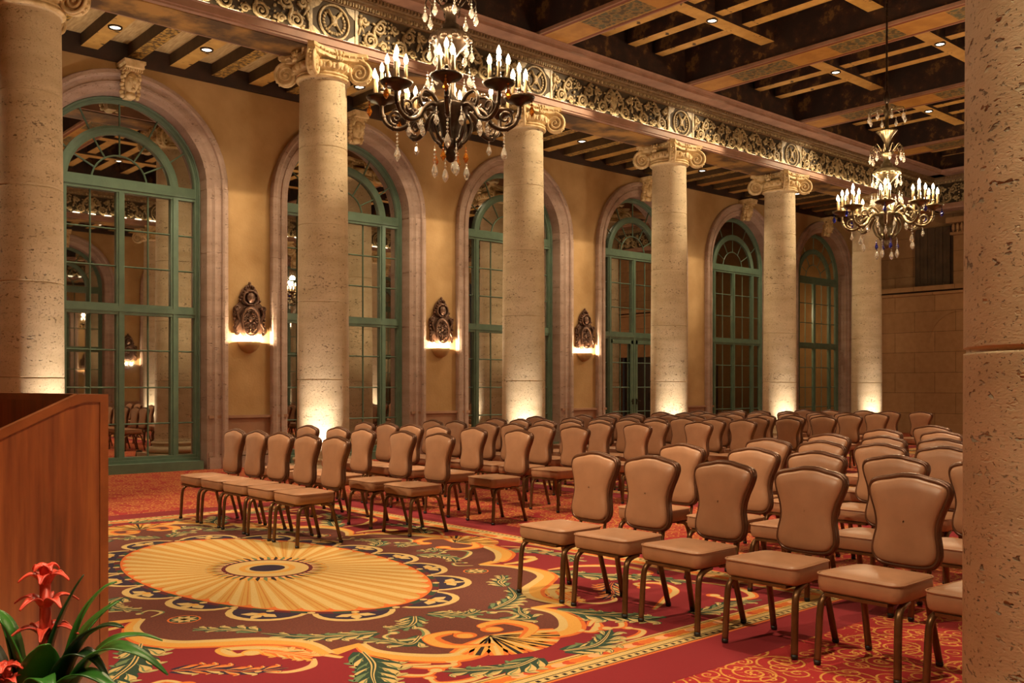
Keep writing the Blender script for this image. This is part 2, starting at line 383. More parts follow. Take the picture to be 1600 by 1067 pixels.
# shells where the lobes meet, at the four sides
for (bx, by, dx, dy, four) in ((0, 2.70, 0, 1, 1), (1.86, 0, 1, 0, 1)):
    for k in range(9):
        a = (k-4)/4*1.15; ln = .40
        d = Vector((dx*cos(a)-dy*sin(a), dx*sin(a)+dy*cos(a))); p = [Vector((bx, by)), Vector((bx, by))+d*ln*.6, Vector((bx, by))+d*ln]
        for s_ in (1, -1):
            q = [(v.x*(s_ if dx else 1), v.y*(s_ if dy else 1)) for v in p]
            R.stroke(q, [.04, .13, .10], 'orange', 13); R.stroke(q, [.02, .08, .05], 'gold', 14); R.stroke(q, [.008, .02, .03], 'black' if k % 2 else 'cream', 15)
R.scroll([(.10, 2.86), (.30, 2.72), (.28, 2.52), (.12, 2.50), (.10, 2.60)], .12, 16, ('gold', 'orange'), .07)
R.scroll([(2.0, .10), (1.86, .32), (1.66, .30), (1.62, .14)], .12, 16, ('gold', 'orange'), .07)
# medallion: petals, ring, fan
AX, AY = .94, 1.71
def el(t, kx, ky=None): return (kx*cos(t), (ky or kx)*sin(t))
def eqang(n, a, b):
    T = [i*2*pi/720 for i in range(721)]; Ls = [0]
    for i in range(720): p, q = el(T[i], a, b), el(T[i+1], a, b); Ls.append(Ls[-1]+math.hypot(p[0]-q[0], p[1]-q[1]))
    out, j = [], 0
    for k in range(n):
        while Ls[j+1] < Ls[-1]*k/n: j += 1
        out.append(T[j]+(Ls[-1]*k/n-Ls[j])/(Ls[j+1]-Ls[j])*2*pi/720)
    return out
PT = eqang(32, 1.0, 1.8)
for k in range(16):
    a, b = PT[2*k], PT[(2*k+1) % 32]; c = PT[(2*k+2) % 32]
    p0, p1, mid = Vector(el(a, .97, 1.75)), Vector(el(c, .97, 1.75)), Vector(el(b, 1.0, 1.79))
    nrm = Vector(((mid.x)/1.0**2, mid.y/1.79**2)).normalized(); ch = (p1-p0)*.5; cc = (p0+p1)*.5
    hgt = .30 if abs(mid.y) > 1 else .24
    def arc(s_, h): return [cc+ch*(-cos(pi*i/12))*s_+nrm*sin(pi*i/12)**.8*h for i in range(13)]
    R.fill(arc(1.0, hgt), 'cream', 10); R.fill(arc(.86, hgt-.05), 'navy', 11)
    tng = ch.normalized(); g = cc+nrm*hgt*.42
    for da, ln, wd in ((0, .13, .07), (1.25, .13, .08), (-1.25, .13, .08)):
        d = nrm*cos(da)+tng*sin(da); R.stroke([g, g+d*ln*.55, g+d*ln], [.03, wd, .008], 'cream', 12)
    R.disc(g, .03, 'gold', 13, n=8)
N = 64
R.fill([el(2*pi*i/N, 1.0, 1.79) for i in range(N)], 'maroon', 14)
CK = eqang(64, .99, 1.77)
for i in range(0, 64):
    a, b = CK[i], CK[(i+1) % 64]
    if i % 2: R.fill([el(a, .955, 1.725), el(a, .995, 1.785), el(b, .995, 1.785), el(b, .955, 1.725)], 'green', 15)
    if i % 2 == 0: R.disc(el(a, .985, 1.765), (.028, .028), 'cream', 16, n=6)
FA = eqang(44, AX, AY)
pts = []
for i in range(44):
    a, b = FA[i], FA[(i+1) % 44]; b = b if b > a else b+2*pi
    pts += [el(a+(b-a)*j/4, AX+.015, AY+.02) for j in range(4)]
R.fill(pts, 'orange', 17)
for i in range(44):
    a, b = FA[i], FA[(i+1) % 44]; b = b if b > a else b+2*pi; d = b-a
    for u0, u1, c, L in ((0, 1, 'straw', 18), (.08, .50, 'cream', 19), (.64, .68, 'amber', 19), (.86, .94, 'amber', 19)):
        o = [el(a+d*(u0+(u1-u0)*j/4), AX-.055+.055*sin(pi*(u0+(u1-u0)*j/4))**.5, AY-.085+.085*sin(pi*(u0+(u1-u0)*j/4))**.5) for j in range(5)]
        ia, ib = a+d*u0, a+d*u1
        R.fill([el(ia, .40, .47), *o, el(ib, .40, .47)], c, L)
R.fill([el(2*pi*i/N, .44, .51) for i in range(N)], 'gold', 20)
for i in range(44):
    a = 2*pi*i/44; R.stroke([el(a, .33, .385), el(a, .39, .455), el(a+.03, .455, .53)], [.02, .032, .006], 'lgreen' if i % 2 else 'black', 21)
    R.stroke([el(a+.07, .33, .385), el(a+.07, .38, .44)], [.03, .01], 'peach', 22)
for k, (rx, ry, c) in enumerate(((.335, .39, 'maroon'), (.305, .355, 'cream'), (.21, .23, 'gold'), (.165, .17, 'cream'), (.135, .135, 'navy'))):
    R.fill([el(2*pi*i/48, rx, ry) for i in range(48)], c, 23+k)
# foliage on the brown ground
def flower(c, L):
    R.disc(c, (.10, .10), 'orange', L, True); R.disc(c, (.088, .088), 'green', L+1, True)
    for k in range(8):
        a = k*pi/4; R.stroke([(c[0], c[1]), (c[0]+.045*cos(a), c[1]+.045*sin(a)), (c[0]+.078*cos(a), c[1]+.078*sin(a))], [.015, .035, .008], 'cream', L+2, four=True)
flower((1.15, 1.17), 9)
R.leaf([(.44, 2.21), (.62, 2.14), (.80, 2.02), (.95, 1.78)], .13, 9, 4)
R.leaf([(.95, 1.74), (1.02, 1.6), (1.13, 1.52), (1.2, 1.42)], .10, 9, 3, side=-1)
R.scroll([(.30, 2.14), (.20, 2.30), (.28, 2.46), (.44, 2.44), (.46, 2.32), (.37, 2.28)], .05, 9, ('cream', 'lgreen'), .035)
R.leaf([(.05, 2.04), (.14, 2.16), (.24, 2.22), (.36, 2.18)], .12, 9, 4, side=-1)
R.leaf([(.30, 2.44), (.44, 2.54), (.50, 2.40), (.60, 2.28)], .11, 9, 3)
R.scroll([(1.30, .72), (1.5, .62), (1.66, .45), (1.58, .28), (1.46, .34)], .05, 9, ('cream', 'lgreen'), .035)
R.leaf([(1.22, .30), (1.34, .42), (1.36, .6), (1.26, .78)], .12, 9, 4)
R.leaf([(1.55, .10), (1.48, .22), (1.40, .20), (1.36, .10)], .09, 9, 3)
R.scroll([(1.28, .98), (1.18, .90), (1.22, .80), (1.30, .84)], .035, 9, ('cream', 'lgreen'), .025)
# scrolls and leaves on the red ground
R.scroll([(.86, 2.52), (1.05, 2.10), (1.25, 1.96), (1.27, 2.10), (1.17, 2.12)], .10, 9, ('cream', 'gold'), .06)
R.leaf([(.72, 2.50), (.80, 2.72), (.92, 2.9), (1.02, 3.1)], .20, 9, 5)
R.leaf([(1.12, 2.12), (1.05, 2.26), (1.02, 2.34), (.98, 2.42)], .13, 9, 3, ('orange', 'cream', 'gold'))
R.scroll([(.98, 2.44), (1.06, 2.55), (1.2, 2.56), (1.3, 2.45)], .05, 9, ('cream', 'peach'), .02)
R.leaf([(1.62, 2.16), (1.48, 2.26), (1.34, 2.42), (1.16, 2.50)], .13, 9, 4, ('navy', 'orange', 'cream'))
R.scroll([(1.2, 2.9), (1.5, 2.75), (1.75, 2.62), (1.85, 2.4), (1.72, 2.3), (1.66, 2.42)], .08, 9, ('cream', 'orange'), .05)
R.leaf([(.10, 3.20), (.28, 3.24), (.44, 3.18), (.62, 3.06)], .15, 9, 4)
R.scroll([(.58, 2.92), (.72, 2.84), (.82, 2.94), (.72, 3.06), (.62, 3.02)], .07, 9, ('cream', 'orange'), .045)
R.scroll([(.42, 3.22), (.60, 3.26), (.74, 3.20), (.72, 3.10)], .06, 9, ('cream', 'orange'), .035)
R.scroll([(.70, 2.88), (.60, 2.98), (.5, 3.02), (.46, 2.94)], .08, 9, ('cream', 'orange'), .05)
R.leaf([(1.55, 1.55), (1.72, 1.9), (1.95, 2.2), (2.05, 2.6)], .18, 9, 6)
R.scroll([(1.6, 1.5), (1.9, 1.55), (2.15, 1.8), (2.1, 2.1), (1.9, 2.06)], .10, 9, ('cream', 'orange'), .06)
R.scroll([(1.5, 1.1), (1.68, 1.12), (1.84, 1.08), (1.86, 1.0)], .09, 9, ('cream', 'gold'), .06)
R.leaf([(1.95, .6), (2.1, .9), (2.12, 1.2), (1.98, 1.45)], .14, 9, 5, side=-1)
R.scroll([(2.05, .42), (2.18, .66), (2.2, .85), (2.1, .92)], .07, 9, ('cream', 'orange'), .04)
R.scroll([(2.1, 2.5), (2.15, 2.85), (2.0, 3.1), (1.8, 3.05), (1.82, 2.9)], .08, 9, ('cream', 'orange'), .05)
R.leaf([(1.3, 3.12), (1.5, 3.15), (1.7, 3.12), (1.95, 3.2)], .13, 9, 4)
rug = R.mb.mesh('patterned_carpet', YM_)
# plain red margin round the panel is part of the panel
mg = MB()
for (x0, y0, x1, y1) in ((-HX-.38, -HY-.38, HX+.38, -HY), (-HX-.38, HY, HX+.38, HY+.38), (-HX-.38, -HY, -HX, HY), (HX, -HY, HX+.38, HY)):
    mg.poly([(x0, y0, .001), (x1, y0, .001), (x1, y1, .001), (x0, y1, .001)])
mgm = mg.mesh('plain_margin', YM_[0])
for k, (cx, lab) in enumerate(((3.5, 'patterned carpet panel with golden fan medallion in front of the chairs'), (3.5+2*S, 'patterned carpet panel under the middle rows of chairs'), (3.5+4*S, 'patterned carpet panel farthest from the lectern, under the last rows'))):
    o = tag(link('patterned_carpet', rug, None, (cx, 6.85, 0)), lab, 'carpet', 'medallion carpet panels'); link('plain_margin', mgm, o)

# ------------------------------------------------------------------ columns
def column_parts():
    prof = []; zs = .40
    joints = [1.54, 2.74, 3.94, 5.14]
    def rad(z): t = (z-.4)/5.8; return .405-.04*t**1.6
    zz = sorted([.40+i*(6.16-.40)/40 for i in range(41)]+[j+d for j in joints for d in (-.028, -.016, -.009, -.006, .006, .009, .016, .028)])
    for z in zz:
        r = rad(z)
        if any(abs(z-j) < .0065 for j in joints): r -= .009
        prof.append((r, z))
    prof = [(.425, .325), (.425, .345), (.412, .36)]+[p for p in prof if p[0] and p[1] > .39]+[(rad(6.16)+.0, 6.17), (.385, 6.19), (.40, 6.20)]
    sh = MB(); sh.lathe(prof, 56)
    b = MB()
    def torus(r, zc, h, n=8): return [(r-h+h*1.0*cos(a)+0*0, zc+h*sin(a)) for a in [-pi/2+pi*i/n for i in range(n+1)]]
    bp = [(0, .09), (.50, .09)]+torus(.57, .155, .062)+[(.49, .22), (.455, .23), (.45, .26), (.46, .27)]+torus(.475, .295, .026)+[(.43, .325), (0, .325)]
    b.lathe(bp, 48); b.box((0, 0, .045), (1.16, 1.16, .09))
    c = MB()
    def tor2(r, zc, h): return [(r-h+h*cos(a), zc+h*sin(a)) for a in [-pi/2+pi*i/6 for i in range(7)]]
    c.lathe([(.36, 6.18)]+tor2(.425, 6.215, .022)+[(.385, 6.24)]+tor2(.42, 6.265, .02)+[(.39, 6.29), (.40, 6.30), (.44, 6.34), (.465, 6.40), (.45, 6.44), (.36, 6.46)], 40)
    for i in range(20):                                     # egg and dart round the echinus
        a = 2*pi*i/20; M = Matrix.Rotation(a, 3, 'Z')
        c.ball((.455*cos(a), .455*sin(a), 6.375), (.035, .042, .055), 8, mx=M)
        a2 = a+pi/20; c.box((.452*cos(a2), .452*sin(a2), 6.37), (.03, .016, .09), mx=None)
    # abacus with four concave sides
    def aba(k, sgn=1):
        out = []
        for s_ in range(4):
            a0 = pi/4+s_*pi/2; p, q = Vector((.76*k*cos(a0), .76*k*sin(a0))), Vector((.76*k*cos(a0+pi/2), .76*k*sin(a0+pi/2)))
            t = (q-p).normalized(); p2, q2 = p+t*.07, q-t*.07; nrm = -((p+q)*.5).normalized()
            for j in range(9): u = j/8; out.append(p2.lerp(q2, u)+nrm*.145*4*u*(1-u))
        return out
    lv = [(.70, 6.46), (.72, 6.495), (.93, 6.51), (.93, 6.565), (1.0, 6.58), (1.0, 6.63)]
    rows = [[(p.x, p.y, z) for p in aba(k)] for k, z in lv]
    c.grid(rows, 0, False, cu=True); n = len(rows[0]); c.poly([(p.x, p.y, 6.63) for p in aba(1.0)]); c.poly([(p.x, p.y, 6.46) for p in aba(.70)][::-1])
    for s_ in range(4):                                     # leaf ornament at the middle of each side
        a = s_*pi/2; M = Matrix.Rotation(a, 4, 'Z')
        for (dx, dz, r) in ((0, 6.55, .05), (.055, 6.53, .032), (-.055, 6.53, .032), (.04, 6.47, .035), (-.04, 6.47, .035), (0, 6.48, .04), (.07, 6.58, .025), (-.07, 6.58, .025)):
            p = M @ Vector((.50, dx, dz)); c.ball(p, (r*.8, r*.8, r), 8)
        for u in range(-4, 5):
            if abs(u) < 1: continue
            p = M @ Vector((.40+.02*abs(u)+.012*abs(u)**1.35, u*.09, 6.54)); c.ball(p, .022, 6)
    # volute: spiral band standing out on the diagonal
    v = MB()
    cz = 6.335; rc = .585
    sp = spiral2((rc, cz), .188, 2.3, pi/2, -1, 22, .12)
    for sd in (-1, 1):
        th = .055
        disc = [(rc+.180*cos(2*pi*i/24), cz+.180*sin(2*pi*i/24)) for i in range(24)]
        if sd == 1: v.prism(disc, 'y', -th+.030, th-.030)
        v.tube([(p[0], sd*(th-.010), p[1]) for p in sp], [.029, .016], 6)
        v.ball((rc, sd*(th-.012), cz), (.026, .022, .026), 8)
        path = catmull([(rc-.005, cz+.188), (.46, 6.53), (.36, 6.455)], 5)
        v.tube([(p[0], sd*th, p[1]) for p in path], [.021, .024], 6)
    pad = catmull([(rc+.12, cz+.13), (.60, 6.50), (.48, 6.51), (.34, 6.44), (.36, 6.36), (.45, 6.30)], 4)
    v.prism([tuple(p) for p in pad], 'y', -.055, .055)
    for i in range(7):
        a = -.9+i*.35; v.ball((rc+.188*cos(a), 0, cz+.188*sin(a)), (.018, .03, .018), 6)
    return (b.mesh('base', TRAV), sh.mesh('shaft', TRAV), c.mesh('capital', CAPM), v.mesh('volute', CAPM))
CM = column_parts()
ordw = ['first', 'second', 'third', 'fourth', 'fifth', 'sixth', 'seventh']
collab = ['travertine column at the far left edge, behind the wooden lectern', 'travertine column left of the near chandelier, behind the left chairs', 'travertine column behind the right side of the near chandelier',
          'travertine column right of the third wall sconce', 'fifth travertine column from the left, before the far chandelier', 'last travertine column, below the far chandelier beside the end wall']
near = ['rough travertine column close up at the right edge of the photo']+['column of the near colonnade, seen only in the mirrored windows, %s past the close one' % w for w in ('first', 'second', 'third', 'fourth', 'fifth')]
def column(x, y, label, group):
    t = thing('column', (x, y, 0), label, 'column', group, 'thing')
    link('base', CM[0], t); link('shaft', CM[1], t); cp = link('capital', CM[2], t)
    for k in range(4): link('volute', CM[3], cp, (0, 0, 0), pi/4+k*pi/2)
    return t
for x, lb in zip(CX, collab): column(x, YB, lb, 'columns of the back colonnade')
for x, lb in zip(CX, near): column(x, YF, lb, 'columns of the near colonnade')

# uplights at the column feet
ul = MB(); ul.lathe([(0, 0), (.075, 0), (.075, .03), (.06, .11), (.05, .12), (.05, .105), (0, .10)], 14)
ulm = ul.mesh('lamp_body', BRONZE)
def uplight(cx, cy, ang, lab, k=1.0):
    px, py = cx+.80*cos(ang), cy+.80*sin(ang)
    t = thing('floor_uplight', (px, py, 0), lab, 'floor light', 'uplights at the column feet'); link('lamp_body', ulm, t)
    l = lamp('SPOT', 'uplight_lamp', (0, 0, .14), LIT['up']*k, UPC, t, spot_size=math.radians(74), spot_blend=.8, shadow_soft_size=.03)
    d = Vector((cx-px, cy-py, 0)).normalized()*.30+Vector((0, 0, 1)); l.rotation_euler = d.to_track_quat('-Z', 'Y').to_euler()
for i, x in enumerate(CX):
    for a in ((-pi*.34,) if i == 0 else (-pi*.72,)): uplight(x, YB, a, 'small floor uplight at the foot of the %s back column' % ordw[i], 2.0 if i == 0 else 1.0)
for i, x in enumerate(CX[1:]): uplight(x, YF, pi*.72, 'small floor uplight at the foot of the %s near column past the close one' % ordw[i])

# ------------------------------------------------------------------ entablature over the colonnades
SOFF = M_noisy('soffit_paint', '4a3017', '9a6f34', 1.7, .6, .05, lo=.42, hi=.60)
def entab(sg, yc, name, label, x0=XL, x1=XW):
    """sg=-1: room lies toward -y (back colonnade); +1: room toward +y"""
    Y = lambda d: yc+sg*d                     # d = distance from the column axis toward the room
    t = thing(name, (0, 0, 0), label, 'entablature', None, 'structure')
    a = MB(); a.prism([(Y(-.42), 6.63), (Y(.40), 6.63), (Y(.40), 6.66), (Y(.42), 6.665), (Y(.42), 6.765), (Y(.45), 6.775), (Y(.45), 6.785), (Y(.29), 6.785), (Y(.29), 7.3), (Y(-.42), 7.3)], 'x', x0, x1)
    a.f.append; a.build('architrave', PINKM, t)
    so = MB(); so.box(((x0+x1)/2, Y(-.02), 6.622), (x1-x0, .66, .016))
    for x in CX: pass
    so.build('painted_soffit', SOFF, t)
    f = MB(); f.box(((x0+x1)/2, Y(.24), 7.08), (x1-x0, .12, .60)); f.build('frieze_ground', FRBG, t)
    m = MB(); m.prism([(Y(.29), 7.36), (Y(.33), 7.37), (Y(.34), 7.40), (Y(.37), 7.46), (Y(.42), 7.47), (Y(.42), 7.50), (Y(.45), 7.51), (Y(.45), 7.575), (Y(.80), 7.585), (Y(.30), 7.60)], 'x', x0, x1)
    m.build('bed_moulding', MOULD, t)
    c = MB(); c.prism([(Y(.30), 7.575), (Y(.80), 7.575), (Y(.80), 7.625), (Y(.82), 7.63), (Y(.83), 7.66), (Y(.87), 7.68), (Y(.87), 7.69), (Y(.30), 7.69)], 'x', x0, x1)
    c.build('cornice', PINKM, t)
    return t
TR1 = entab(-1, YB, 'trim_1', 'carved gilded entablature running over the back colonnade')
TR2 = entab(1, YF, 'trim_2', 'carved entablature over the near colonnade, seen in the mirrored windows')

def frieze_meshes():
    # local: x along, z up, y toward -y is the room; y=0 is the frieze face
    med = MB()
    med.box((0, -.008, 0), (.84, .02, .57), 1)
    for sx in (-1, 1): med.box((sx*.40, -.022, 0), (.04, .03, .57))
    med.tube([(.26*cos(a), -.03, .26*sin(a)) for a in [2*pi*i/36 for i in range(36)]], .022, 6, closed=True)
    for sx in (-1, 1):
        for sz in (-1, 1): med.prism([(sx*.38, sz*.285), (sx*.20, sz*.285), (sx*.26, sz*.20), (sx*.38, sz*.12)], 'y', -.026, -.01)
    crest = MB()
    for s_ in (-1, 1):                        # wreath with crossed staves and a shield
        for i in range(9):
            a = -pi/2+s_*(.25+i*.27); p = (.185*cos(a), -.028, .185*sin(a)); crest.ball(p, (.034, .018, .022), 6, mx=Matrix.Rotation(-(a+.6*s_), 3, 'Y'))
        crest.tube([(-s_*.13, -.035, -.15), (s_*.12, -.045, .17)], [.014, .026], 6)
    crest.ball((0, -.035, .02), (.06, .025, .085), 10)
    for k in range(5): crest.ball((-.06+.03*k, -.03, -.17), (.014, .014, .03), 6)
    pan = MB(); back = MB(); L = 3.42
    def lump(x, z, r, y=-.03, rot=0): pan.ball((x, y, z), r, 6, mx=Matrix.Rotation(rot, 3, 'Y'))
    U = L/6
    for k in range(6):
        ox = -L/2+(k+.5)*U; s_ = 1 if k < 3 else -1
        def P(u, w): return (ox+s_*u, w)
        for (c, r, a0, sg, tn) in (((-.05, -.135), .125, pi*.1, 1, 1.7), ((.13, .12), .11, pi*1.1, 1, 1.6), ((-.16, .16), .075, 0, -1, 1.3), ((.20, -.17), .07, pi, -1, 1.3)):
            q = spiral2(c, r, tn, a0, sg, 12, .14); pan.tube([(ox+s_*x, -.03-.012*i/len(q), z) for i, (x, z) in enumerate(q)], [.031, .015], 5)
            for j in range(5): a = a0+sg*(.5+.9*j); lump(ox+s_*(c[0]+r*1.12*cos(a)), c[1]+r*1.12*sin(a), (.034, .02, .018), -.025, s_*a)
            lump(ox+s_*c[0], c[1], .026, -.04)
        st = catmull([(-.26, -.25), (-.10, -.26), (.06, -.14), (.02, .04), (.16, .23), (.26, .22)], 5)
        pan.tube([(ox+s_*p[0], -.028, p[1]) for p in st], [.042, .024], 5)
        for i in range(7):                    # acanthus lobes along the stem
            p = st[3*i+2]; lump(ox+s_*(p[0]+.045*(-1)**i), p[1]+.03, (.045, .022, .02), -.03, s_*(.8+.5*i))
        if k in (0, 2, 3, 5):                 # putto-like figures and bead stems between the scrolls
            lump(ox-s_*.24, .21, .034, -.045); lump(ox-s_*.24, .12, (.042, .03, .075), -.04); lump(ox-s_*.25, -.02, (.03, .025, .09), -.035, .3*s_); lump(ox-s_*.20, .02, (.022, .02, .075), -.04, -.5*s_)
        else:
            for j in range(7): lump(ox-s_*.27, -.24+j*.08, .02+.012*(j % 2), -.03)
    vz = MB(); vz.lathe([(0, -.22), (.07, -.22), (.04, -.19), (.03, -.14), (.09, -.05), (.115, .06), (.09, .13), (.05, .16), (.075, .2), (.06, .22), (0, .24)], 12)
    for i in range(len(vz.v)): vz.v[i] = (vz.v[i][0], vz.v[i][1]*.35-.02, vz.v[i][2])
    pan.add(vz)
    for sx in (-1, 1): pan.box((sx*L/2, -.018, 0), (.03, .03, .57))
    egg = MB(); dn = MB(); n = 40
    for i in range(n):
        x = -S/2+(i+.5)*S/n; egg.ball((x, 0, 0), (.034, .026, .036), 6)
        egg.box((x+S/n/2, -.002, 0), (.014, .03, .06))
    for i in range(64): dn.box((-S/2+(i+.5)*S/64, 0, 0), (.036, .05, .05))
    return med.mesh('frieze_medallion', [GILT, FRBG]), crest.mesh('medallion_crest', GILT), pan.mesh('frieze_scrollwork', GILT), egg.mesh('egg_moulding', GILT), dn.mesh('dentil_row', MOULD)
FM = frieze_meshes()
for sg, yc, t in ((-1, YB, TR1), (1, YF, TR2)):
    rz = 0 if sg < 0 else pi; Y = lambda d: yc+sg*d
    for x in CX: link('medallion_crest', FM[1], link('frieze_medallion', FM[0], t, (x, Y(.30), 7.075), rz))
    for x in BX[1:-1]:
        link('frieze_scrollwork', FM[2], t, (x, Y(.30), 7.075), rz)
        link('egg_moulding', FM[3], t, (x, Y(.36), 7.42), rz); link('dentil_row', FM[4], t, (x, Y(.47), 7.54), rz)
    link('frieze_scrollwork', FM[2], t, (BX[0], Y(.30), 7.075), rz); link('egg_moulding', FM[3], t, (BX[0], Y(.36), 7.42), rz)
    link('egg_moulding', FM[3], t, (CX[-1]+S/2-1.1, Y(.36), 7.42), rz); link('frieze_scrollwork', FM[2], t, (CX[-1]+2.13, Y(.295), 7.075), rz)
# cove lamps on the ledge under the frieze
cv = MB(); cv.tube([(-.10, 0, 0), (.10, 0, 0)], .017, 6)
cvm = cv.mesh('lamp_tube', LENS)
for sg, yc, nm in ((-1, YB, 'back'), (1, YF, 'near')):
    for i, x in enumerate(BX[:-1]):
        t = thing('cove_light', (x, yc+sg*.37, 6.803), 'row of small cove lamps on the %s entablature ledge, %s bay' % (nm, ordw[i]), 'cove light', 'cove lamps under the frieze')
        for k in range(9): link('lamp_tube', cvm, t, (-S/2+(k+.5)*S/9, 0, 0))
        l = lamp('AREA', 'cove_lamp', (0, 0, .02), LIT['cove'], WARM2, t, shape='RECTANGLE', size=S-.3, size_y=.03)
        l.rotation_euler = (Vector((0, -sg*.35, 1))).to_track_quat('-Z', 'Y').to_euler()

# end entablature, corner to corner
t3 = thing('trim_3', (0, 0, 0), 'carved entablature across the far end wall', 'entablature', None, 'structure')
def ex(d): return XE-d
a = MB(); a.prism([(ex(-.5), 6.63), (ex(0), 6.63), (ex(.02), 6.66), (ex(.02), 6.785), (ex(-.1), 6.785), (ex(-.1), 7.3), (ex(-.5), 7.3)], 'y', WF, WB); a.build('architrave', PINKM, t3)
a = MB(); a.box((XE+.13, YM, 7.08), (.12, WB-WF, .6)); a.build('frieze_ground', FRBG, t3)
a = MB(); a.prism([(ex(-.11), 7.36), (ex(-.05), 7.40), (ex(0), 7.46), (ex(.03), 7.5), (ex(.05), 7.57), (ex(-.1), 7.6)], 'y', WF, WB); a.build('bed_moulding', MOULD, t3)
a = MB(); a.prism([(ex(-.1), 7.575), (ex(.40), 7.575), (ex(.40), 7.625), (ex(.47), 7.68), (ex(.47), 7.69), (ex(-.1), 7.69)], 'y', WF, WB); a.build('cornice', PINKM, t3)
for k in range(3): o = link('frieze_scrollwork', FM[2], t3, (XE+.065, YB-2.25-3.5*k, 7.075), -pi/2); o2 = link('egg_moulding', FM[3], t3, (XE+.02, YB-2.5-4.2*k, 7.42), -pi/2); o3 = link('dentil_row', FM[4], t3, (XE-.03, YB-2.5-4.2*k, 7.54), -pi/2)

# ------------------------------------------------------------------ main coffered ceiling
ZM, ZL_, ZJ, ZP = 7.69, 8.05, 8.11, 8.46
y0c, y1c = YF+.55, YB-.55
ce = tag((lambda m: m.build('ceiling', [DARKW]))((lambda m: (m.box(((XL+30.2)/2, (WF+WB)/2, ZP+.04), (34.2, WB-WF, .08)), m)[1])(MB())), 'dark painted coffered ceiling over the hall', 'ceiling', kind='structure')
bm_ = MB(); bm_.box((0, 0, (ZM+ZP)/2), (.74, y1c-y0c, ZP-ZM), 1, 0)
for sx in (-1, 1): bm_.box((sx*.385, 0, ZM+.03), (.04, y1c-y0c, .06), 2)
mbm = bm_.mesh('main_beam', [B_MAIN, B_SIDE, PINKM])
lj = MB(); lj.box((0, 0, (ZL_+ZP)/2), (S-.74, .30, ZP-ZL_), 1, 0); ljm = lj.mesh('lengthwise_joist', [B_GOLD, B_SIDE])
sj = MB(); sj.box((0, 0, (ZJ+ZP)/2), (.24, y1c-y0c-.5, ZP-ZJ), 1, 0); sjm = sj.mesh('small_joist', [B_GOLD, B_SIDE])
sb = MB()
for y in (y0c+.12, y1c-.12): sb.box((0, y-YM, (ZM+ZP)/2), (S-.74, .1, ZP-ZM), 0)
sbm = sb.mesh('figured_board', [B_SIDE])
ROWS = (10.5, 8.3, 5.96, 3.76)
dl = MB(); dl.lathe([(.072, .012), (.085, -.012), (.10, -.014), (.105, .012)], 20); dlm = dl.mesh('trim_ring', BRONZE)
dd = MB(); dd.lathe([(0, -.006), (.05, -.006), (.076, .004)], 18); ddm = dd.mesh('lens', LENS)
def downlight(loc, label, group, power, color, size, blend=.55, aim=None):
    t = thing('ceiling_light', loc, label, 'ceiling light', group); link('trim_ring', dlm, t); link('lens', ddm, t)
    l = lamp('SPOT', 'downlight_lamp', (0, 0, -.03), power, color, t, spot_size=math.radians(size), spot_blend=blend, shadow_soft_size=.05)
    if aim: l.rotation_euler = (Vector(aim)-Vector(loc)).to_track_quat('-Z', 'Y').to_euler()
bays = ['leftmost bay', 'first bay', 'second bay', 'third bay', 'fourth bay', 'fifth bay']
rown = ['row nearest the back colonnade', 'second row from the back', 'third row from the back', 'row nearest the camera side']
for x in CX: link('main_beam', mbm, ce, (x, YM, 0))
for i, x in enumerate(BX):
    for y in ROWS: link('lengthwise_joist', ljm, ce, (x, y, 0))
    for d in (-.82, 0, .82): link('small_joist', sjm, ce, (x+d, YM, 0))
    link('figured_board', sbm, ce, (x, YM, 0))
    if i < 6:
        for j, y in enumerate(ROWS): downlight((x, y, ZL_-.013), 'recessed light in the coffered ceiling, %s, %s' % (bays[i], rown[j]), 'recessed lights in the coffered ceiling', LIT['accent' if j == 0 and i > 1 else 'down'], WARM2, 44 if j == 0 and i > 1 else 38, .6, (CX[i-1], YB-.2, 6.1) if j == 0 and i > 1 else None)
eb = MB(); eb.box((XE-.2, YM, (ZM+ZP)/2), (.1, y1c-y0c, ZP-ZM)); eb.build('end_board', B_SIDE, ce)

for j, (y, tg) in enumerate(((9.0, (5.6, 9.2, .4)), (6.9, (6.2, 6.6, .2)), (4.4, (5.4, 4.0, .4)))):  # unseen spotlights added to light the chair fronts from the lectern end
    t = thing('ceiling_light', (-2.9, y, ZL_-.013), 'added ceiling spotlight over the lectern end, out of frame, %s' % ('by the windows', 'middle', 'near side')[j], 'ceiling light', 'added stage spotlights'); link('trim_ring', dlm, t); link('lens', ddm, t)
    l = lamp('SPOT', 'added_stage_lamp', (0, 0, -.03), LIT['stage'], WARM2, t, spot_size=math.radians(34), spot_blend=.6, shadow_soft_size=.05)
    l.rotation_euler = (Vector(tg)-Vector((-2.9, y, ZL_))).to_track_quat('-Z', 'Y').to_euler()
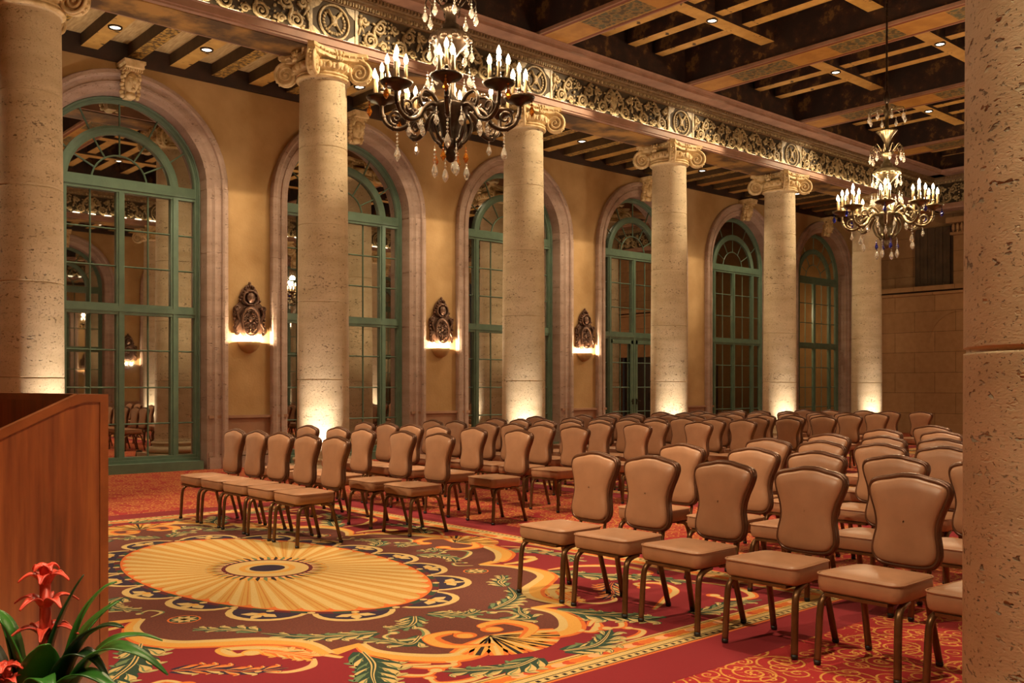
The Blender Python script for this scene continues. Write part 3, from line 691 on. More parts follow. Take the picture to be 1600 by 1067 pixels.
# aisle ceilings
AZ, AP = 6.80, 7.0
def aisle(sg, yc, yw, nm, lab):
    ya, yb = yc-sg*.42, yw; L = abs(yb-ya); ym = (ya+yb)/2
    m = MB(); m.box(((XL+XW)/2, ym, AP+.03), (XW-XL, L, .06)); o = tag(m.build(nm, PLANK), lab, 'ceiling', kind='structure')
    j1 = MB(); j1.box((0, 0, (AZ+AP)/2), (.26, L, AP-AZ), 1, 0); a1 = j1.mesh('aisle_joist', [B_GOLD, M_DK])
    j2 = MB(); j2.box((0, 0, (AZ+AP)/2), (.22, L, AP-AZ), 1, 0); a2 = j2.mesh('carved_aisle_joist', [B_CARV, M_DK])
    w = MB(); w.box(((XL+XW)/2, yw+sg*.03, (6.68+AP)/2), (XW-XL, .06, AP-6.68)); w.build('wall_plate', DARKW, o)
    for i, x in enumerate(BX):
        for k in range(6):
            px = x-S/2+(k+.15)*S/6
            if px > XW-.2: continue
            link('carved_aisle_joist' if k % 2 else 'aisle_joist', a2 if k % 2 else a1, o, (px, ym, 0))
            if k in (2, 4) and i < 6: downlight((px, ym+.15*sg, AZ-.013), 'small recessed light in the beamed %s aisle ceiling, %s, %s' % ('back' if sg < 0 else 'near', bays[i], 'left one' if k == 2 else 'right one'), 'recessed lights of the aisles', LIT['aisle' if sg < 0 else 'aisle2']*(1 if sg < 0 or i == 0 else .25), WARM2, 108 if sg < 0 else (92 if i == 0 else 60))
M_DK = M_noisy('aisle_joist_side', '5a452c', '46341f', 4, .7, .05)
aisle(-1, YB, WB, 'ceiling_aisle', 'beamed ceiling of the aisle behind the back colonnade')
aisle(1, YF, WF, 'ceiling_aisle_near', 'beamed ceiling of the near aisle, seen in the mirrored windows')

# ------------------------------------------------------------------ walls with arched windows
RO, ZS = 1.36, 4.85                      # window opening radius and springing height
def arch_wall(name, label, yw, sg, centres, xa, xb, ztop=7.2):
    m = MB(); n = 18; e = sorted(centres); cur = xa
    for c in e:
        l, r = c-RO-.02, c+RO+.02
        for (a, b) in ((cur, l),):
            m.poly([(a, yw, 0), (b, yw, 0), (b, yw, .9), (a, yw, .9)], 1); m.poly([(a, yw, .9), (b, yw, .9), (b, yw, ztop), (a, yw, ztop)])
            m.box(((a+b)/2, yw+sg*.025, .90), (b-a, .07, .05), 1); m.box(((a+b)/2, yw+sg*.03, .10), (b-a, .10, .20), 2); m.box(((a+b)/2, yw+sg*.02, .25), (b-a, .06, .06), 2)
        R_ = RO+.02; P = [(c+R_*cos(pi-pi*i/n), ZS+R_*sin(pi-pi*i/n)) for i in range(n+1)]
        for i in range(n): m.poly([(P[i][0], yw, P[i][1]), (P[i+1][0], yw, P[i+1][1]), (P[i+1][0], yw, ztop), (P[i][0], yw, ztop)])
        cur = r
    m.poly([(cur, yw, 0), (xb, yw, 0), (xb, yw, ztop), (cur, yw, ztop)])
    return tag(m.build(name, [STUC, DADO, TRAVD]), label, 'wall', kind='structure')
arch_wall('wall_back', 'ochre stucco wall with a row of tall arched windows', WB, -1, BX, XL, XW)
arch_wall('wall_front', 'ochre stucco wall opposite, seen only in the mirrored windows', WF, 1, BX, XL, XW)

def sweep_arch(m, prof, mi=0, zb=0.0, joints=(), n=28, smooth=False):
    # prof (r, y) swept up the left jamb, round the arch and down the right jamb
    path = []
    zs = sorted([zb]+[z+d for z in joints for d in (-.006, -.003, .003, .006)])
    for z in zs: path.append((pi, z, any(abs(z-j) < .004 for j in joints)))
    aj = [pi*k/6 for k in range(7)]
    aa = sorted([pi-pi*i/n for i in range(n+1)]+([a+d for a in aj[1:6] for d in (-.005, -.002, .002, .005)] if joints else []), reverse=True)
    rows = []
    def rw(a, z, jn): return [((r-(.006 if jn else 0))*cos(a), y+(.006 if jn else 0), (z if z is not None else ZS)+(r*sin(a) if z is None else 0)) for r, y in prof]
    for a, z, jn in path: rows.append(rw(pi, z, jn))
    for a in aa: rows.append(rw(a, None, joints and any(abs(a-k) < .003 for k in aj)))
    for a, z, jn in path[::-1]: rows.append(rw(0, z, jn))
    m.grid(rows, mi, smooth)
def window_meshes():
    su = MB(); sweep_arch(su, [(1.715, .02), (1.715, -.08), (1.70, -.105), (1.64, -.115), (1.61, -.10), (1.60, -.06), (1.53, -.055), (1.52, -.075), (1.48, -.07), (1.44, -.035), (1.40, -.02), (1.365, .0), (1.355, .30)], 0, 0, (1.25, 2.65, 3.75, 4.85))
    fr = MB(); sweep_arch(fr, [(1.36, .30), (1.36, .26), (1.345, .24), (1.325, .245), (1.32, .265), (1.30, .265), (1.295, .28), (1.265, .285), (1.255, .31), (1.255, .345)], 0, .0)
    yb, yf = .345, .275
    def bar(x0, x1, z0, z1, f=yf):
        fr2.box(((x0+x1)/2, (f+yb)/2, (z0+z1)/2), (x1-x0, yb-f, z1-z0))
    out = {'surround': (su, TRAVD), 'frame': (fr, GREEN)}
    fr2 = MB(); bar(-1.30, 1.30, 0, .15, -.02); bar(-1.30, 1.30, .15, .20, .20); bar(-1.28, 1.28, .20, .25, .25); out['sill'] = (fr2, GREEN)
    for nm, z0, z1 in (('transom', 2.62, 2.80), ('upper_transom', 4.64, 4.86)):
        fr2 = MB(); bar(-1.27, 1.27, z0, z1, .27); bar(-1.27, 1.27, z0+.05, z1-.05, .255); out[nm] = (fr2, GREEN)
    for nm, x in (('mullion_c', 0), ('mullion_l', -.91), ('mullion_r', .91)):
        fr2 = MB(); bar(x-.065, x+.065, .2, 4.66, .28); bar(x-.03, x+.03, .2, 4.66, .262); out[nm] = (fr2, GREEN)
    fr2 = MB(); k = 24; rows = []
    for i in range(k+1):
        a = pi-pi*i/k; rows.append([(r*cos(a), y, 4.75+r*sin(a)) for r, y in ((.985, .345), (.985, .28), (.94, .262), (.88, .262), (.84, .28), (.84, .345))])
    fr2.grid(rows, 0, False); out['inner_arch'] = (fr2, GREEN)
    fr2 = MB()
    def thin(p, q):
        fr2.tube([(p[0], .325, p[1]), (q[0], .325, q[1])], .013, 4, smooth=False)
    for s_ in (-1, 1):
        thin((s_*.47, .2), (s_*.47, 4.66))
        for z in (.80, 1.41, 2.03, 3.42, 4.03): thin((s_*.06, z), (s_*.85, z)); thin((s_*.97, z), (s_*1.27, z))
    for i in range(1, 6):
        a = pi*i/6; thin((.45*cos(a), 4.78+.45*sin(a)), (.86*cos(a), 4.76+.86*sin(a)))
        thin((.96*cos(a), 4.78+.96*sin(a)), (1.28*cos(a), 4.84+1.28*sin(a)))
    fr2.tube([(.45*cos(pi*i/14), .325, 4.80+.45*sin(pi*i/14)) for i in range(15)], .014, 4, smooth=False); out['muntin_grid'] = (fr2, GREEN)
    pa = MB(); pa.poly([(1.30, .335, .1)]+[(1.30*cos(pi*i/28), .335, ZS+1.30*sin(pi*i/28)) for i in range(29)]+[(-1.30, .335, .1)])
    out['pane'] = (pa, MIRROR)
    # carved mask on the keystone
    k = MB()
    k.prism([(-.17, 6.66), (.17, 6.66), (.17, 6.61), (.14, 6.58), (.15, 6.54), (-.15, 6.54), (-.14, 6.58), (-.17, 6.61)], 'y', -.40, .0)
    k.prism([(-.07, 6.10), (.07, 6.10), (.12, 6.56), (-.12, 6.56)], 'y', -.16, .0)
    k.ball((0, -.21, 6.33), (.112, .13, .165), 16)                                   # face
    k.ball((0, -.335, 6.32), (.022, .034, .032), 8); k.ball((0, -.322, 6.355), (.015, .022, .05), 8)   # nose
    for s_ in (-1, 1):
        k.ball((s_*.045, -.312, 6.37), (.024, .014, .012), 8); k.ball((s_*.045, -.318, 6.395), (.038, .020, .011), 8)   # eyes and brows
        k.ball((s_*.062, -.292, 6.305), (.034, .030, .036), 8)
        for j in range(7): k.ball((s_*(.122+.014*(j % 2)), -.21+.012*j, 6.47-j*.058), (.036, .055, .040), 8)         # hair locks
    k.ball((0, -.325, 6.262), (.034, .018, .011), 8); k.ball((0, -.318, 6.242), (.027, .018, .011), 8); k.ball((0, -.302, 6.20), (.038, .032, .030), 8)
    for j in range(9): a = pi*(j+.5)/9; k.ball((.118*cos(a), -.25, 6.40+.118*sin(a)), (.032, .05, .034), 8)
    for j in range(9): k.box((-.14+.035*j, -.28, 6.525), (.018, .10, .05))
    k.ball((0, -.18, 6.13), (.085, .08, .06), 10)
    out['keystone'] = (k, CAPM)
    dr = MB()
    for s_ in (-1, 1):                                   # french door leaves below the transom
        for x in (.055, .83): dr.box((s_*(x+.03), .29, 1.42), (.075, .05, 2.36))
        for z in (.26, 2.56): dr.box((s_*.47, .29, z), (.86, .05, .10))
    out['door_leaf'] = (dr, GREEN)
    hd = MB()
    for s_ in (-1, 1): hd.box((s_*.07, .255, 1.05), (.03, .02, .14)); hd.tube([(s_*.07, .25, 1.07), (s_*.07, .215, 1.07), (s_*.17, .21, 1.065)], .010, 6)
    out['door_handle'] = (hd, BRONZE)
    return {k: v[0].mesh(k.split('_')[0] if k.startswith('mullion') else k, v[1]) for k, v in out.items()}
WM = window_meshes()
gl = WM['pane'].copy(); gl.materials.clear(); gl.materials.append(GLASS)
wl = ['tall green arched window behind the far-left column', 'green arched mirrored window left of the first crest sconce', 'green arched window between the first and second crest sconces', 'green arched window between the second and third crest sconces',
      'green arched window with french doors right of the third sconce', 'green arched window with tan room behind, second from the end wall', 'green arched window glowing orange inside, nearest the end wall']
def window(i, x, y, rz, label, kind):
    w = thing('window_%d' % i, (x, y, 0), label, 'window', None, 'structure', rz)
    for k, me in WM.items():
        if k.startswith('door') and kind != 'door': continue
        if k == 'door_handle': continue
        o = link('mullion' if k.startswith('mullion') else k, gl if (k == 'pane' and kind == 'glass') else me, w)
        if k == 'door_leaf': link('door_handle', WM['door_handle'], o)
    return w
for i, x in enumerate(BX):
    window(i+1, x, WB, 0, wl[i], 'door' if i == 4 else ('glass' if i >= 5 else 'mirror'))
for i, x in enumerate(BX[:-1]): window(i+8, x, WF, pi, 'green arched window of the near wall, reflected only, %s from the left end' % ordw[i], 'mirror')
# the room behind the two last windows
al = MB(); xa, xb = BX[5]-1.9, BX[6]+1.9
al.poly([(xa, 18.2, 2.1), (xb, 18.2, 2.1), (xb, 18.2, 7.0), (xa, 18.2, 7.0)], 0); al.poly([(xa, 18.2, 0), (xb, 18.2, 0), (xb, 18.2, 2.1), (xa, 18.2, 2.1)], 1)
for x in (xa, xb, (xa+xb)/2): al.poly([(x, WB+.36, 0), (x, 18.2, 0), (x, 18.2, 7.0), (x, WB+.36, 7.0)], 0)
al.poly([(xa, WB+.36, 7.0), (xb, WB+.36, 7.0), (xb, 18.2, 7.0), (xa, 18.2, 7.0)], 0)
tag(al.build('wall_annex', [M_noisy('tan_wall', 'a98550', '9c7845', 2, .8, 0), M_noisy('dark_wainscot', '3a2a1c', '2c2016', 3, .6, 0)]), 'tan wall with dark wainscot of the room behind the last windows', 'wall', kind='structure')
for x, p in ((BX[5], 24), (BX[6], 95)):  # unseen lamps added behind the jambs so the annex room glows
    t = thing('added_pendant_light', (x-1.45, 16.7, 3.9), 'added hidden pendant lamp in the room behind the %s arched window' % ('sixth' if x == BX[5] else 'seventh'), 'added pendant light', 'added lamps behind the last windows')
    m = MB(); m.lathe([(.0, .22), (.02, .2), (.12, .06), (.14, 0), (.12, .0)], 14); m.tube([(0, 0, .2), (0, 0, 3.1)], .008, 6); m.build('lamp_shade', BRONZE, t)
    lamp('POINT', 'added_pendant_lamp', (0, 0, -.05), p, WARM, t, shadow_soft_size=.08)

# ------------------------------------------------------------------ crest sconces on the piers
CREST = M_noisy('crest_bronze', '6b4c3a', '4a3226', 14, .38, .1, 60, metal=.45)
def sconce_meshes():
    b = MB(); n = 20                                     # half-round plaster bowl, pivot at its rim centre on the wall
    b.lathe([(0, -.20), (.05, -.195), (.13, -.15), (.19, -.07), (.21, 0), (.185, 0), (.17, -.03), (0, -.05)], n, 0, (0, 0, 0), pi, 2*pi)
    c = MB()
    ov = [(.0+.165*cos(a), .36+.25*sin(a)) for a in [2*pi*i/32 for i in range(32)]]
    shp = [(-.10, .09), (.10, .09), (.17, .16), (.26, .12), (.29, .22), (.26, .36), (.31, .46), (.30, .60), (.23, .66), (.17, .72), (.19, .80), (.14, .92), (.06, 1.0), (0, 1.04)]
    full = shp+[(-x, z) for x, z in shp[::-1][1:-1]]
    c.prism(full, 'y', -.045, -.015)
    c.tube([(x, -.10, z) for x, z in ov], .022, 8, closed=True)
    orn = MB(); random.seed(3)
    for s_ in (-1, 1):
        for (cx, cz, r, a0, sg, tn) in ((.055, .44, .06, 0, 1, 1.5), (.06, .31, .062, pi, 1, 1.5), (.045, .20, .045, 0, -1, 1.3), (.04, .53, .04, pi, -1, 1.2), (.11, .38, .035, 0, 1, 1.2)):
            q = spiral2((cx, cz), r, tn, a0, sg, 10, .15); orn.tube([(s_*x, -.085, z) for x, z in q], [.012, .008], 5)
        p = catmull([(.20, .62), (.25, .50), (.20, .36), (.27, .22), (.22, .13)], 6); c.tube([(s_*x, -.075, z) for x, z in p], [.026, .018], 6)
        q = spiral2((.255, .60), .05, 1.5, pi, 1, 12, .2); c.tube([(s_*x, -.08, z) for x, z in q], [.02, .012], 6)
        q = spiral2((.235, .15), .04, 1.4, pi/2, -1, 12, .2); c.tube([(s_*x, -.08, z) for x, z in q], [.018, .012], 6)
        for j in range(6): c.ball((s_*(.285-.01*(j % 2)), -.05, .25+.07*j), (.03, .03, .03), 6)
        for j in range(6): c.ball((s_*(.185-.028*j), -.06, .73+.05*j), (.032, .04, .03), 6)
        p = catmull([(.06, .66), (.13, .72), (.12, .84), (.05, .88)], 5); c.tube([(s_*x, -.10, z) for x, z in p], [.024, .02], 6)
    c.ball((0, -.09, .78), (.085, .07, .10), 12); c.ball((0, -.14, .76), (.05, .03, .03), 8); c.ball((0, -.08, .90), (.10, .055, .03), 10)
    for j in range(5): c.ball((-.08+.04*j, -.06, .95+.025*(2-abs(j-2))), (.022, .03, .04), 6)
    c.ball((0, -.05, 1.04), .03, 8); c.ball((0, -.09, .655), (.10, .03, .02), 8)
    orn.ball((0, -.085, .40), (.04, .03, .05), 8); orn.ball((0, -.085, .25), (.03, .025, .04), 8)
    for j in range(10): a = 2*pi*j/10; orn.ball((.125*cos(a), -.085, .36+.20*sin(a)), .018, 6)
    return b.mesh('bowl', STUC), c.mesh('crest', CREST), orn.mesh('openwork', CREST)
SM = sconce_meshes()
def sconce(x, y, rz, lab):
    t = thing('wall_sconce', (x, y, 2.22), lab, 'wall light', 'bronze crest sconces', None, rz)
    link('bowl', SM[0], t); c = link('crest', SM[1], t); link('openwork', SM[2], c)
    for sx in (-1, 1): lamp('POINT', 'sconce_lamp', (sx*.08, -.13, .008), LIT['sconce']/2, WARM2, t, shadow_soft_size=.02)
sl = ['bronze crest sconce hidden behind the far-left column', 'bronze crest sconce left of the second column, nearest the camera', 'bronze crest sconce between the second and third columns', 'bronze crest sconce between the third and fourth columns', 'bronze crest sconce hidden behind the fourth column', 'bronze crest sconce on the last pier by the end wall']
for i, x in enumerate(CX):
    if i < 4: sconce(x, WB-.0, 0, sl[i])
for i, x in enumerate(CX): sconce(x, WF, pi, 'bronze crest sconce on the near wall, reflected only, %s from the left end' % ordw[i])

# ------------------------------------------------------------------ far end wall and left wall
m = MB(); m.box((XW+.25, 9.75-.0, 2.15), (.4, WB-3.3-.35, 4.3)) ; m.v.clear(); m.f.clear(); m.m.clear(); m.sm.clear()
DY0, DY1 = 6.2, 9.0                                   # doorway in the lower wall
m.box((XW+.2, (DY1+WB)/2, 2.15), (.4, WB-DY1, 4.3)); m.box((XW+.2, (DY0+WF)/2, 2.15), (.4, DY0-WF, 4.3)); m.box((XW+.2, (DY0+DY1)/2, 3.45), (.4, DY1-DY0, 1.7))
m.box((XW+.17, (WF+WB)/2, 4.42), (.50, WB-WF, .14)); m.box((XW+.19, (WF+WB)/2, .15), (.46, WB-WF, .3)) if False else m.box((XW+.19, (DY1+WB)/2, .15), (.46, WB-DY1, .3))
er = tag(m.build('wall_right', STONE_END), 'coursed brown stone end wall with a ledge and blind arch', 'wall', kind='structure')
m = MB(); k = 24
for rr, dx in ((.95, -.03),):
    cy_, cz_ = 12.35, 2.75
    rows = [[(XW+x, cy_+r*cos(pi-pi*i/k), cz_+r*sin(pi-pi*i/k)) for r, x in ((1.02, .01), (1.01, -.025), (.93, -.03), (.92, .01))] for i in range(k+1)]
    m.grid(rows, 0, False); m.build('blind_arch', STONE_END, er)
m = MB(); m.box((30.1, (WF+WB)/2, 5.6), (.3, WB-WF, 3.4)); m.box((29.75, (WF+WB)/2, 4.25), (2.4, WB-WF, .08))
up = tag(m.build('wall_right_upper', STONE_END), 'shadowed stone wall above the ledge of the end wall', 'wall', kind='structure')
m = MB(); m.box((29.85, 13.65, 5.45), (.16, 1.2, 1.95)); [m.box((29.75, 13.17+.24*j, 5.45), (.05, .10, 1.95)) for j in range(5)]
tag(m.build('curtain', M_noisy('dark_curtain', '5a4530', '483624', 3, .85, .2, 12)), 'dark hanging curtain in the gallery above the end wall ledge', 'curtain')
m = MB(); m.box((29.65, 12.6, 5.2), (.5, .55, 1.7)); m.box((29.6, 12.6, 6.10), (.62, .66, .08)); m.box((29.55, 12.6, 6.5), (.75, .82, .16))
for j in range(5): m.ball((29.35, 12.35+.125*j, 6.28), (.08, .05, .14), 8)
pil = tag(m.build('pilaster', STONE_END), 'stone pilaster with carved capital above the end wall ledge', 'pilaster')
m = MB(); m.box((XW+.55, (DY0+DY1)/2, 1.3), (.1, DY1-DY0, 2.6)); d = tag(m.build('door_1', M_noisy('dark_door', '2a1a10', '3a2616', 4, .5, 0)), 'dark double door in the end wall', 'door', kind='structure')
m = MB(); [m.box((XW+.49, (DY0+DY1)/2+sy*.08, 1.05), (.04, .03, .3)) for sy in (-1, 1)]; m.build('door_handle', BRONZE, d)
m = MB(); m.poly([(XL, WF, 0), (XL, WB, 0), (XL, WB, 8.5), (XL, WF, 8.5)]); tag(m.build('wall_left', STUC), 'ochre wall behind the lectern end, out of the picture', 'wall', kind='structure')

# ------------------------------------------------------------------ banquet chairs (they face -x)
def chair_meshes():
    def rrect(x0, x1, w0, w1, r, ins):
        out = []
        for cx, sx, cy, sy, a0 in ((x1, 1, w1, 1, 0), (x0, -1, w0, 1, pi/2), (x0, -1, w0, -1, pi), (x1, 1, w1, -1, 3*pi/2)):
            px, py = cx-sx*(r), cy*sy-sy*r
            for j in range(6): a = a0+j*pi/10; out.append((px+(r-ins)*cos(a), py+(r-ins)*sin(a)))
        return out
    st = MB(); rows = []
    for z, ins in ((.372, .03), (.376, .012), (.388, .003), (.42, -.003), (.452, 0), (.466, .006), (.473, .018)):
        rows.append([(x, y, z) for x, y in rrect(-.200, .205, .228, .21, .055, ins)])
    base = rows[-1]
    for s_, dz in ((.8, .481), (.5, .487), (.2, .489)): rows.append([((x+.02)*s_-.02, y*s_, dz) for x, y, z in base])
    st.grid(rows, 0, True, cu=True); n = len(base); st.face(range(n)[::-1]); st.face([9*n+i for i in range(n)])
    q = rrect(-.200, .205, .228, .21, .055, -.003); st.tube([(x, y, .464) for x, y in q], .005, 5, closed=True)
    tilt = lambda z: .285+(z-.365)*.07+.022*((z-.365)/.585)**2
    half = [(0, .470), (.09, .472), (.145, .482), (.176, .512), (.184, .55), (.178, .60), (.168, .65), (.169, .70), (.184, .76), (.206, .815), (.220, .858), (.222, .886), (.208, .911), (.165, .926), (.11, .936), (.05, .949), (0, .951)]
    hp = catmull(half, 3); ol = [(p[0], p[1]) for p in hp]+[(-p[0], p[1]) for p in hp[::-1][1:-1]]
    zc = .71
    def ring(s_, dx): return [(tilt(zc+(z-zc)*s_)+dx, y*s_, zc+(z-zc)*s_) for y, z in ol]
    pf = MB(); pf.grid([ring(.955, -.012), ring(.93, -.030), ring(.88, -.041), ring(.70, -.047), ring(.35, -.049), ring(.02, -.05)], 0, True, cu=True)
    pb = MB(); pb.grid([ring(.955, .012), ring(.92, .024), ring(.80, .030), ring(.4, .032), ring(.02, .032)], 0, True, cu=True)
    pf.add(pb)
    fr = MB(); fr.tube(ring(.975, -.016), .011, 6, closed=True); fr.tube(ring(.985, .012), .012, 6, closed=True); fr.tube(ring(1.0, -.002), .011, 6, closed=True)
    legs = []
    for s_ in (-1, 1):
        for path in ([(-.03, .18, .362), (-.10, .195, .356), (-.150, .205, .335), (-.172, .21, .285), (-.182, .213, .15), (-.19, .216, .012)], [(.08, .165, .362), (.14, .175, .355), (.18, .18, .32), (.21, .185, .22), (.265, .195, .012)]):
            m = MB(); pts = [(x, y*s_, z) for x, y, z in catmull(path, 4)]
            m.tube(pts, .0195, 8, 0, flat=.8); x, y, z = pts[-1]; m.lathe([(0, 0), (.017, 0), (.019, .006), (.019, .022), (0, .024)], 10, 1, (x, y, 0))
            legs.append(m.mesh('leg', [LEGM, GLIDE]))
    br = MB()
    for s_ in (-1, 1): br.tube(catmull([(.10, s_*.12, .366), (.22, s_*.12, .366), (.285, s_*.12, .375), (.315, s_*.12, .50)], 5), .013, 6, flat=.6)
    br.box((0.0, 0, .366), (.40, .34, .016))
    return st.mesh('seat', VINYL), pf.mesh('backrest', VINYL), fr.mesh('back_frame', RIMM), legs, br.mesh('seat_frame', LEGM)
CHM = chair_meshes(); random.seed(11)
def make_chair():
    t = thing('banquet_chair'); link('seat', CHM[0], t); b = link('backrest', CHM[1], t); link('back_frame', CHM[2], t); link('seat_frame', CHM[4], t)
    for q in CHM[3]: link('leg', q, t)
    return t
proto = make_chair(); used = [False]
def place_chair(xb, y, label, group):
    o = proto if not used[0] else copy_tree(proto); used[0] = True
    o.location = (xb-.345, y, 0.0042); o.rotation_euler = (0, 0, math.radians(random.uniform(-2.5, 2.5)))
    tag(o, label, 'chair', group)
nth = ['aisle seat', 'second seat from the aisle', 'third seat from the aisle', 'fourth seat from the aisle', 'fifth seat from the aisle', 'sixth seat from the aisle', 'seventh seat from the aisle']
rw = ['front row', 'second row', 'third row', 'fourth row', 'fifth row', 'sixth row', 'seventh row', 'eighth row', 'ninth row', 'tenth row', 'eleventh row', 'last row']
LEFT = [(4.66, [7.73, 8.25, 8.79, 9.32, 9.84]), (5.77, [7.6, 8.25, 9.0, 9.53, 10.22]), (6.87, [7.66, 8.42, 9.1, 9.62, 10.14, 10.7]), (8.02, [7.92, 8.50, 9.02, 9.55, 10.22, 10.75]),
        (9.2, [7.99, 8.65, 9.18, 9.62, 10.2, 10.75]), (10.25, [7.84, 8.56, 9.08, 9.6, 10.2, 11.0]), (11.38, [7.93, 8.44, 8.95, 9.46, 9.97, 10.48, 11.0]), (12.58, [7.96, 8.52, 9.18, 9.7, 10.22, 10.98, 11.5]),
        (13.75, [8.05, 8.6, 9.17, 9.78, 10.25, 10.75, 11.3]), (14.9, [8.25, 8.8, 9.4, 10.05, 10.75, 11.4]), (16.0, [8.35, 8.92, 9.5, 10.15, 10.75, 11.3]), (17.55, [8.3, 8.9, 9.42, 10.15, 10.74])]
RIGHT = [(4.92, [4.67, 4.14, 3.57, 2.96, 2.39, 1.83]), (6.16, [4.88, 4.20, 3.65, 3.07, 2.5]), (7.38, [4.86, 4.35, 3.82, 3.28]), (8.55, [4.95, 4.4, 3.82]), (9.93, [5.12, 4.47]), (11.3, [5.19, 4.6])]
def spaced(ys, d=.525):
    out = sorted(ys)
    for i in range(1, len(out)): out[i] = max(out[i], out[i-1]+d)
    return out
for (x, ys), r in zip(LEFT, rw):
    ys = spaced(ys)
    for y, s in zip(ys, nth): place_chair(x, y, 'tan banquet chair, left block by the windows, %s, %s' % (r, s), 'banquet chairs of the left block')
for i, (x, ys) in enumerate(RIGHT):
    for y, s in zip(ys, nth): place_chair(x, y, 'tan banquet chair, right block near close column, %s, %s' % (rw[i] if i < 5 else 'last row', s), 'banquet chairs of the right block')
# chairs reflected in the first window stand along the near aisle
for i, (x, y) in enumerate(((9.5, 2.4), (10.6, 2.4))): pass

# ------------------------------------------------------------------ chandeliers
def drop_mesh(name, m, L=.12, r=.028):
    b = MB(); b.lathe([(0, -L), (r*.55, -L*.86), (r, -L*.62), (r*.5, -L*.25), (.004, -.02), (0, -.02)], 6, 0, smooth=False); b.ball((0, 0, -.008), .012, 6); b.ball((0, 0, .022), .010, 6)
    b.tube([(0, 0, -.02), (0, 0, .06)], .0025, 4); return b.mesh(name, m)
def long_mesh(m):
    b = MB()
    for j in range(4): b.ball((0, 0, -.035*j), .013, 6)
    b.lathe([(0, -.26), (.022, -.235), (.034, -.20), (.02, -.15), (.006, -.12), (0, -.12)], 7, 0, smooth=False); b.tube([(0, 0, -.1), (0, 0, .05)], .0025, 4); return b.mesh('crystal_drop', m)
def chand_meshes(metal):
    D = {}
    st = MB(); st.lathe([(0, 0), (.02, .005), (.045, .03), (.055, .07), (.04, .11), (.06, .14), (.085, .20), (.09, .28), (.11, .36), (.15, .44), (.175, .50), (.19, .53), (.17, .56), (.08, .58), (.05, .64), (.045, .80), (.06, .86), (.04, .92), (.05, 1.0), (.09, 1.05), (.17, 1.12), (.20, 1.20), (.15, 1.235), (.09, 1.26), (.085, 1.31), (.055, 1.33), (.05, 1.42), (.075, 1.45), (.10, 1.48), (.05, 1.51), (.03, 1.60), (.05, 1.66), (.09, 1.74), (.14, 1.80), (.16, 1.82), (.10, 1.84), (.03, 1.86), (.025, 2.05), (.05, 2.10), (.03, 2.16), (.02, 2.24), (0, 2.25)], 20)
    for k in range(8):
        a = 2*pi*k/8; d = lambda r, z: (r*cos(a), r*sin(a), z)
        st.tube([d(*p) for p in catmull([(.07, .16), (.15, .22), (.20, .34), (.17, .44), (.14, .46)], 4)], [.018, .012], 6)
        st.ball(d(.09, .18), (.03, .03, .05), 6)
    for k in range(10):
        a = 2*pi*k/10; st.ball((.17*cos(a), .17*sin(a), 1.17), (.05, .05, .035), 6)
        st.tube([(r*cos(a), r*sin(a), z) for r, z in catmull([(.06, 2.12), (.16, 2.16), (.26, 2.14), (.28, 2.10)], 4)], .006, 5)
        st.tube([(r*cos(a), r*sin(a), z) for r, z in catmull([(.10, 1.50), (.19, 1.60), (.24, 1.52), (.21, 1.46)], 4)], .008, 5)
    D['stem'] = st.mesh('stem', metal)
    ar = MB(); p = catmull([(.14, .50), (.22, .60), (.33, .62), (.38, .54), (.33, .46), (.27, .50), (.30, .56)], 6)[::-1]
    main = catmull([(.12, .50), (.24, .52), (.33, .46), (.40, .36), (.51, .32), (.61, .37), (.655, .47), (.655, .56)], 6)
    ar.tube([(x, 0, z) for x, z in main], [.026, .020], 8); ar.tube([(x, 0, z) for x, z in p], [.010, .022], 7)
    ar.ball((.31, 0, .645), .022, 8); ar.tube([(.31, 0, .62), (.31, 0, .66)], .008, 5)
    for i in (10, 18, 26, 34): x, z = main[i]; ar.ball((x, 0, z), (.03, .028, .028), 6)
    q = spiral2((.52, .43), .075, 1.3, -pi/2, 1, 14, .25); ar.tube([(x, 0, z) for x, z in q], [.016, .009], 6)
    D['arm'] = ar.mesh('arm', metal)
    pl = MB(); pl.lathe([(0, .53), (.03, .545), (.06, .575), (.115, .585), (.142, .605), (.152, .624), (.135, .62), (.05, .61), (0, .61)], 20, 0, (.655, 0, 0))
    pl.lathe([(0, .61), (.035, .61), (.03, .66), (.02, .68), (0, .68)], 10, 0, (.655, 0, 0))
    D['plate'] = pl.mesh('candle_plate', metal)
    spots = [(.655, 0, .70)]+[(.655+.085*cos(pi/4+k*pi/2), .085*sin(pi/4+k*pi/2), .62) for k in range(4)]
    D['spots'] = spots
    ca = MB(); ca.lathe([(0, 0), (.0155, 0), (.0155, .16), (.008, .165), (0, .165)], 8); ca.lathe([(0, -.02), (.018, -.02), (.022, .0), (.018, .014), (0, .014)], 8, 1)
    D['candle'] = ca.mesh('candle', [CANDLE, metal])
    bu = MB(); bu.lathe([(0, .160), (.013, .168), (.022, .192), (.019, .218), (.008, .245), (0, .262)], 10); D['bulb'] = bu.mesh('bulb', BULB)
    return D
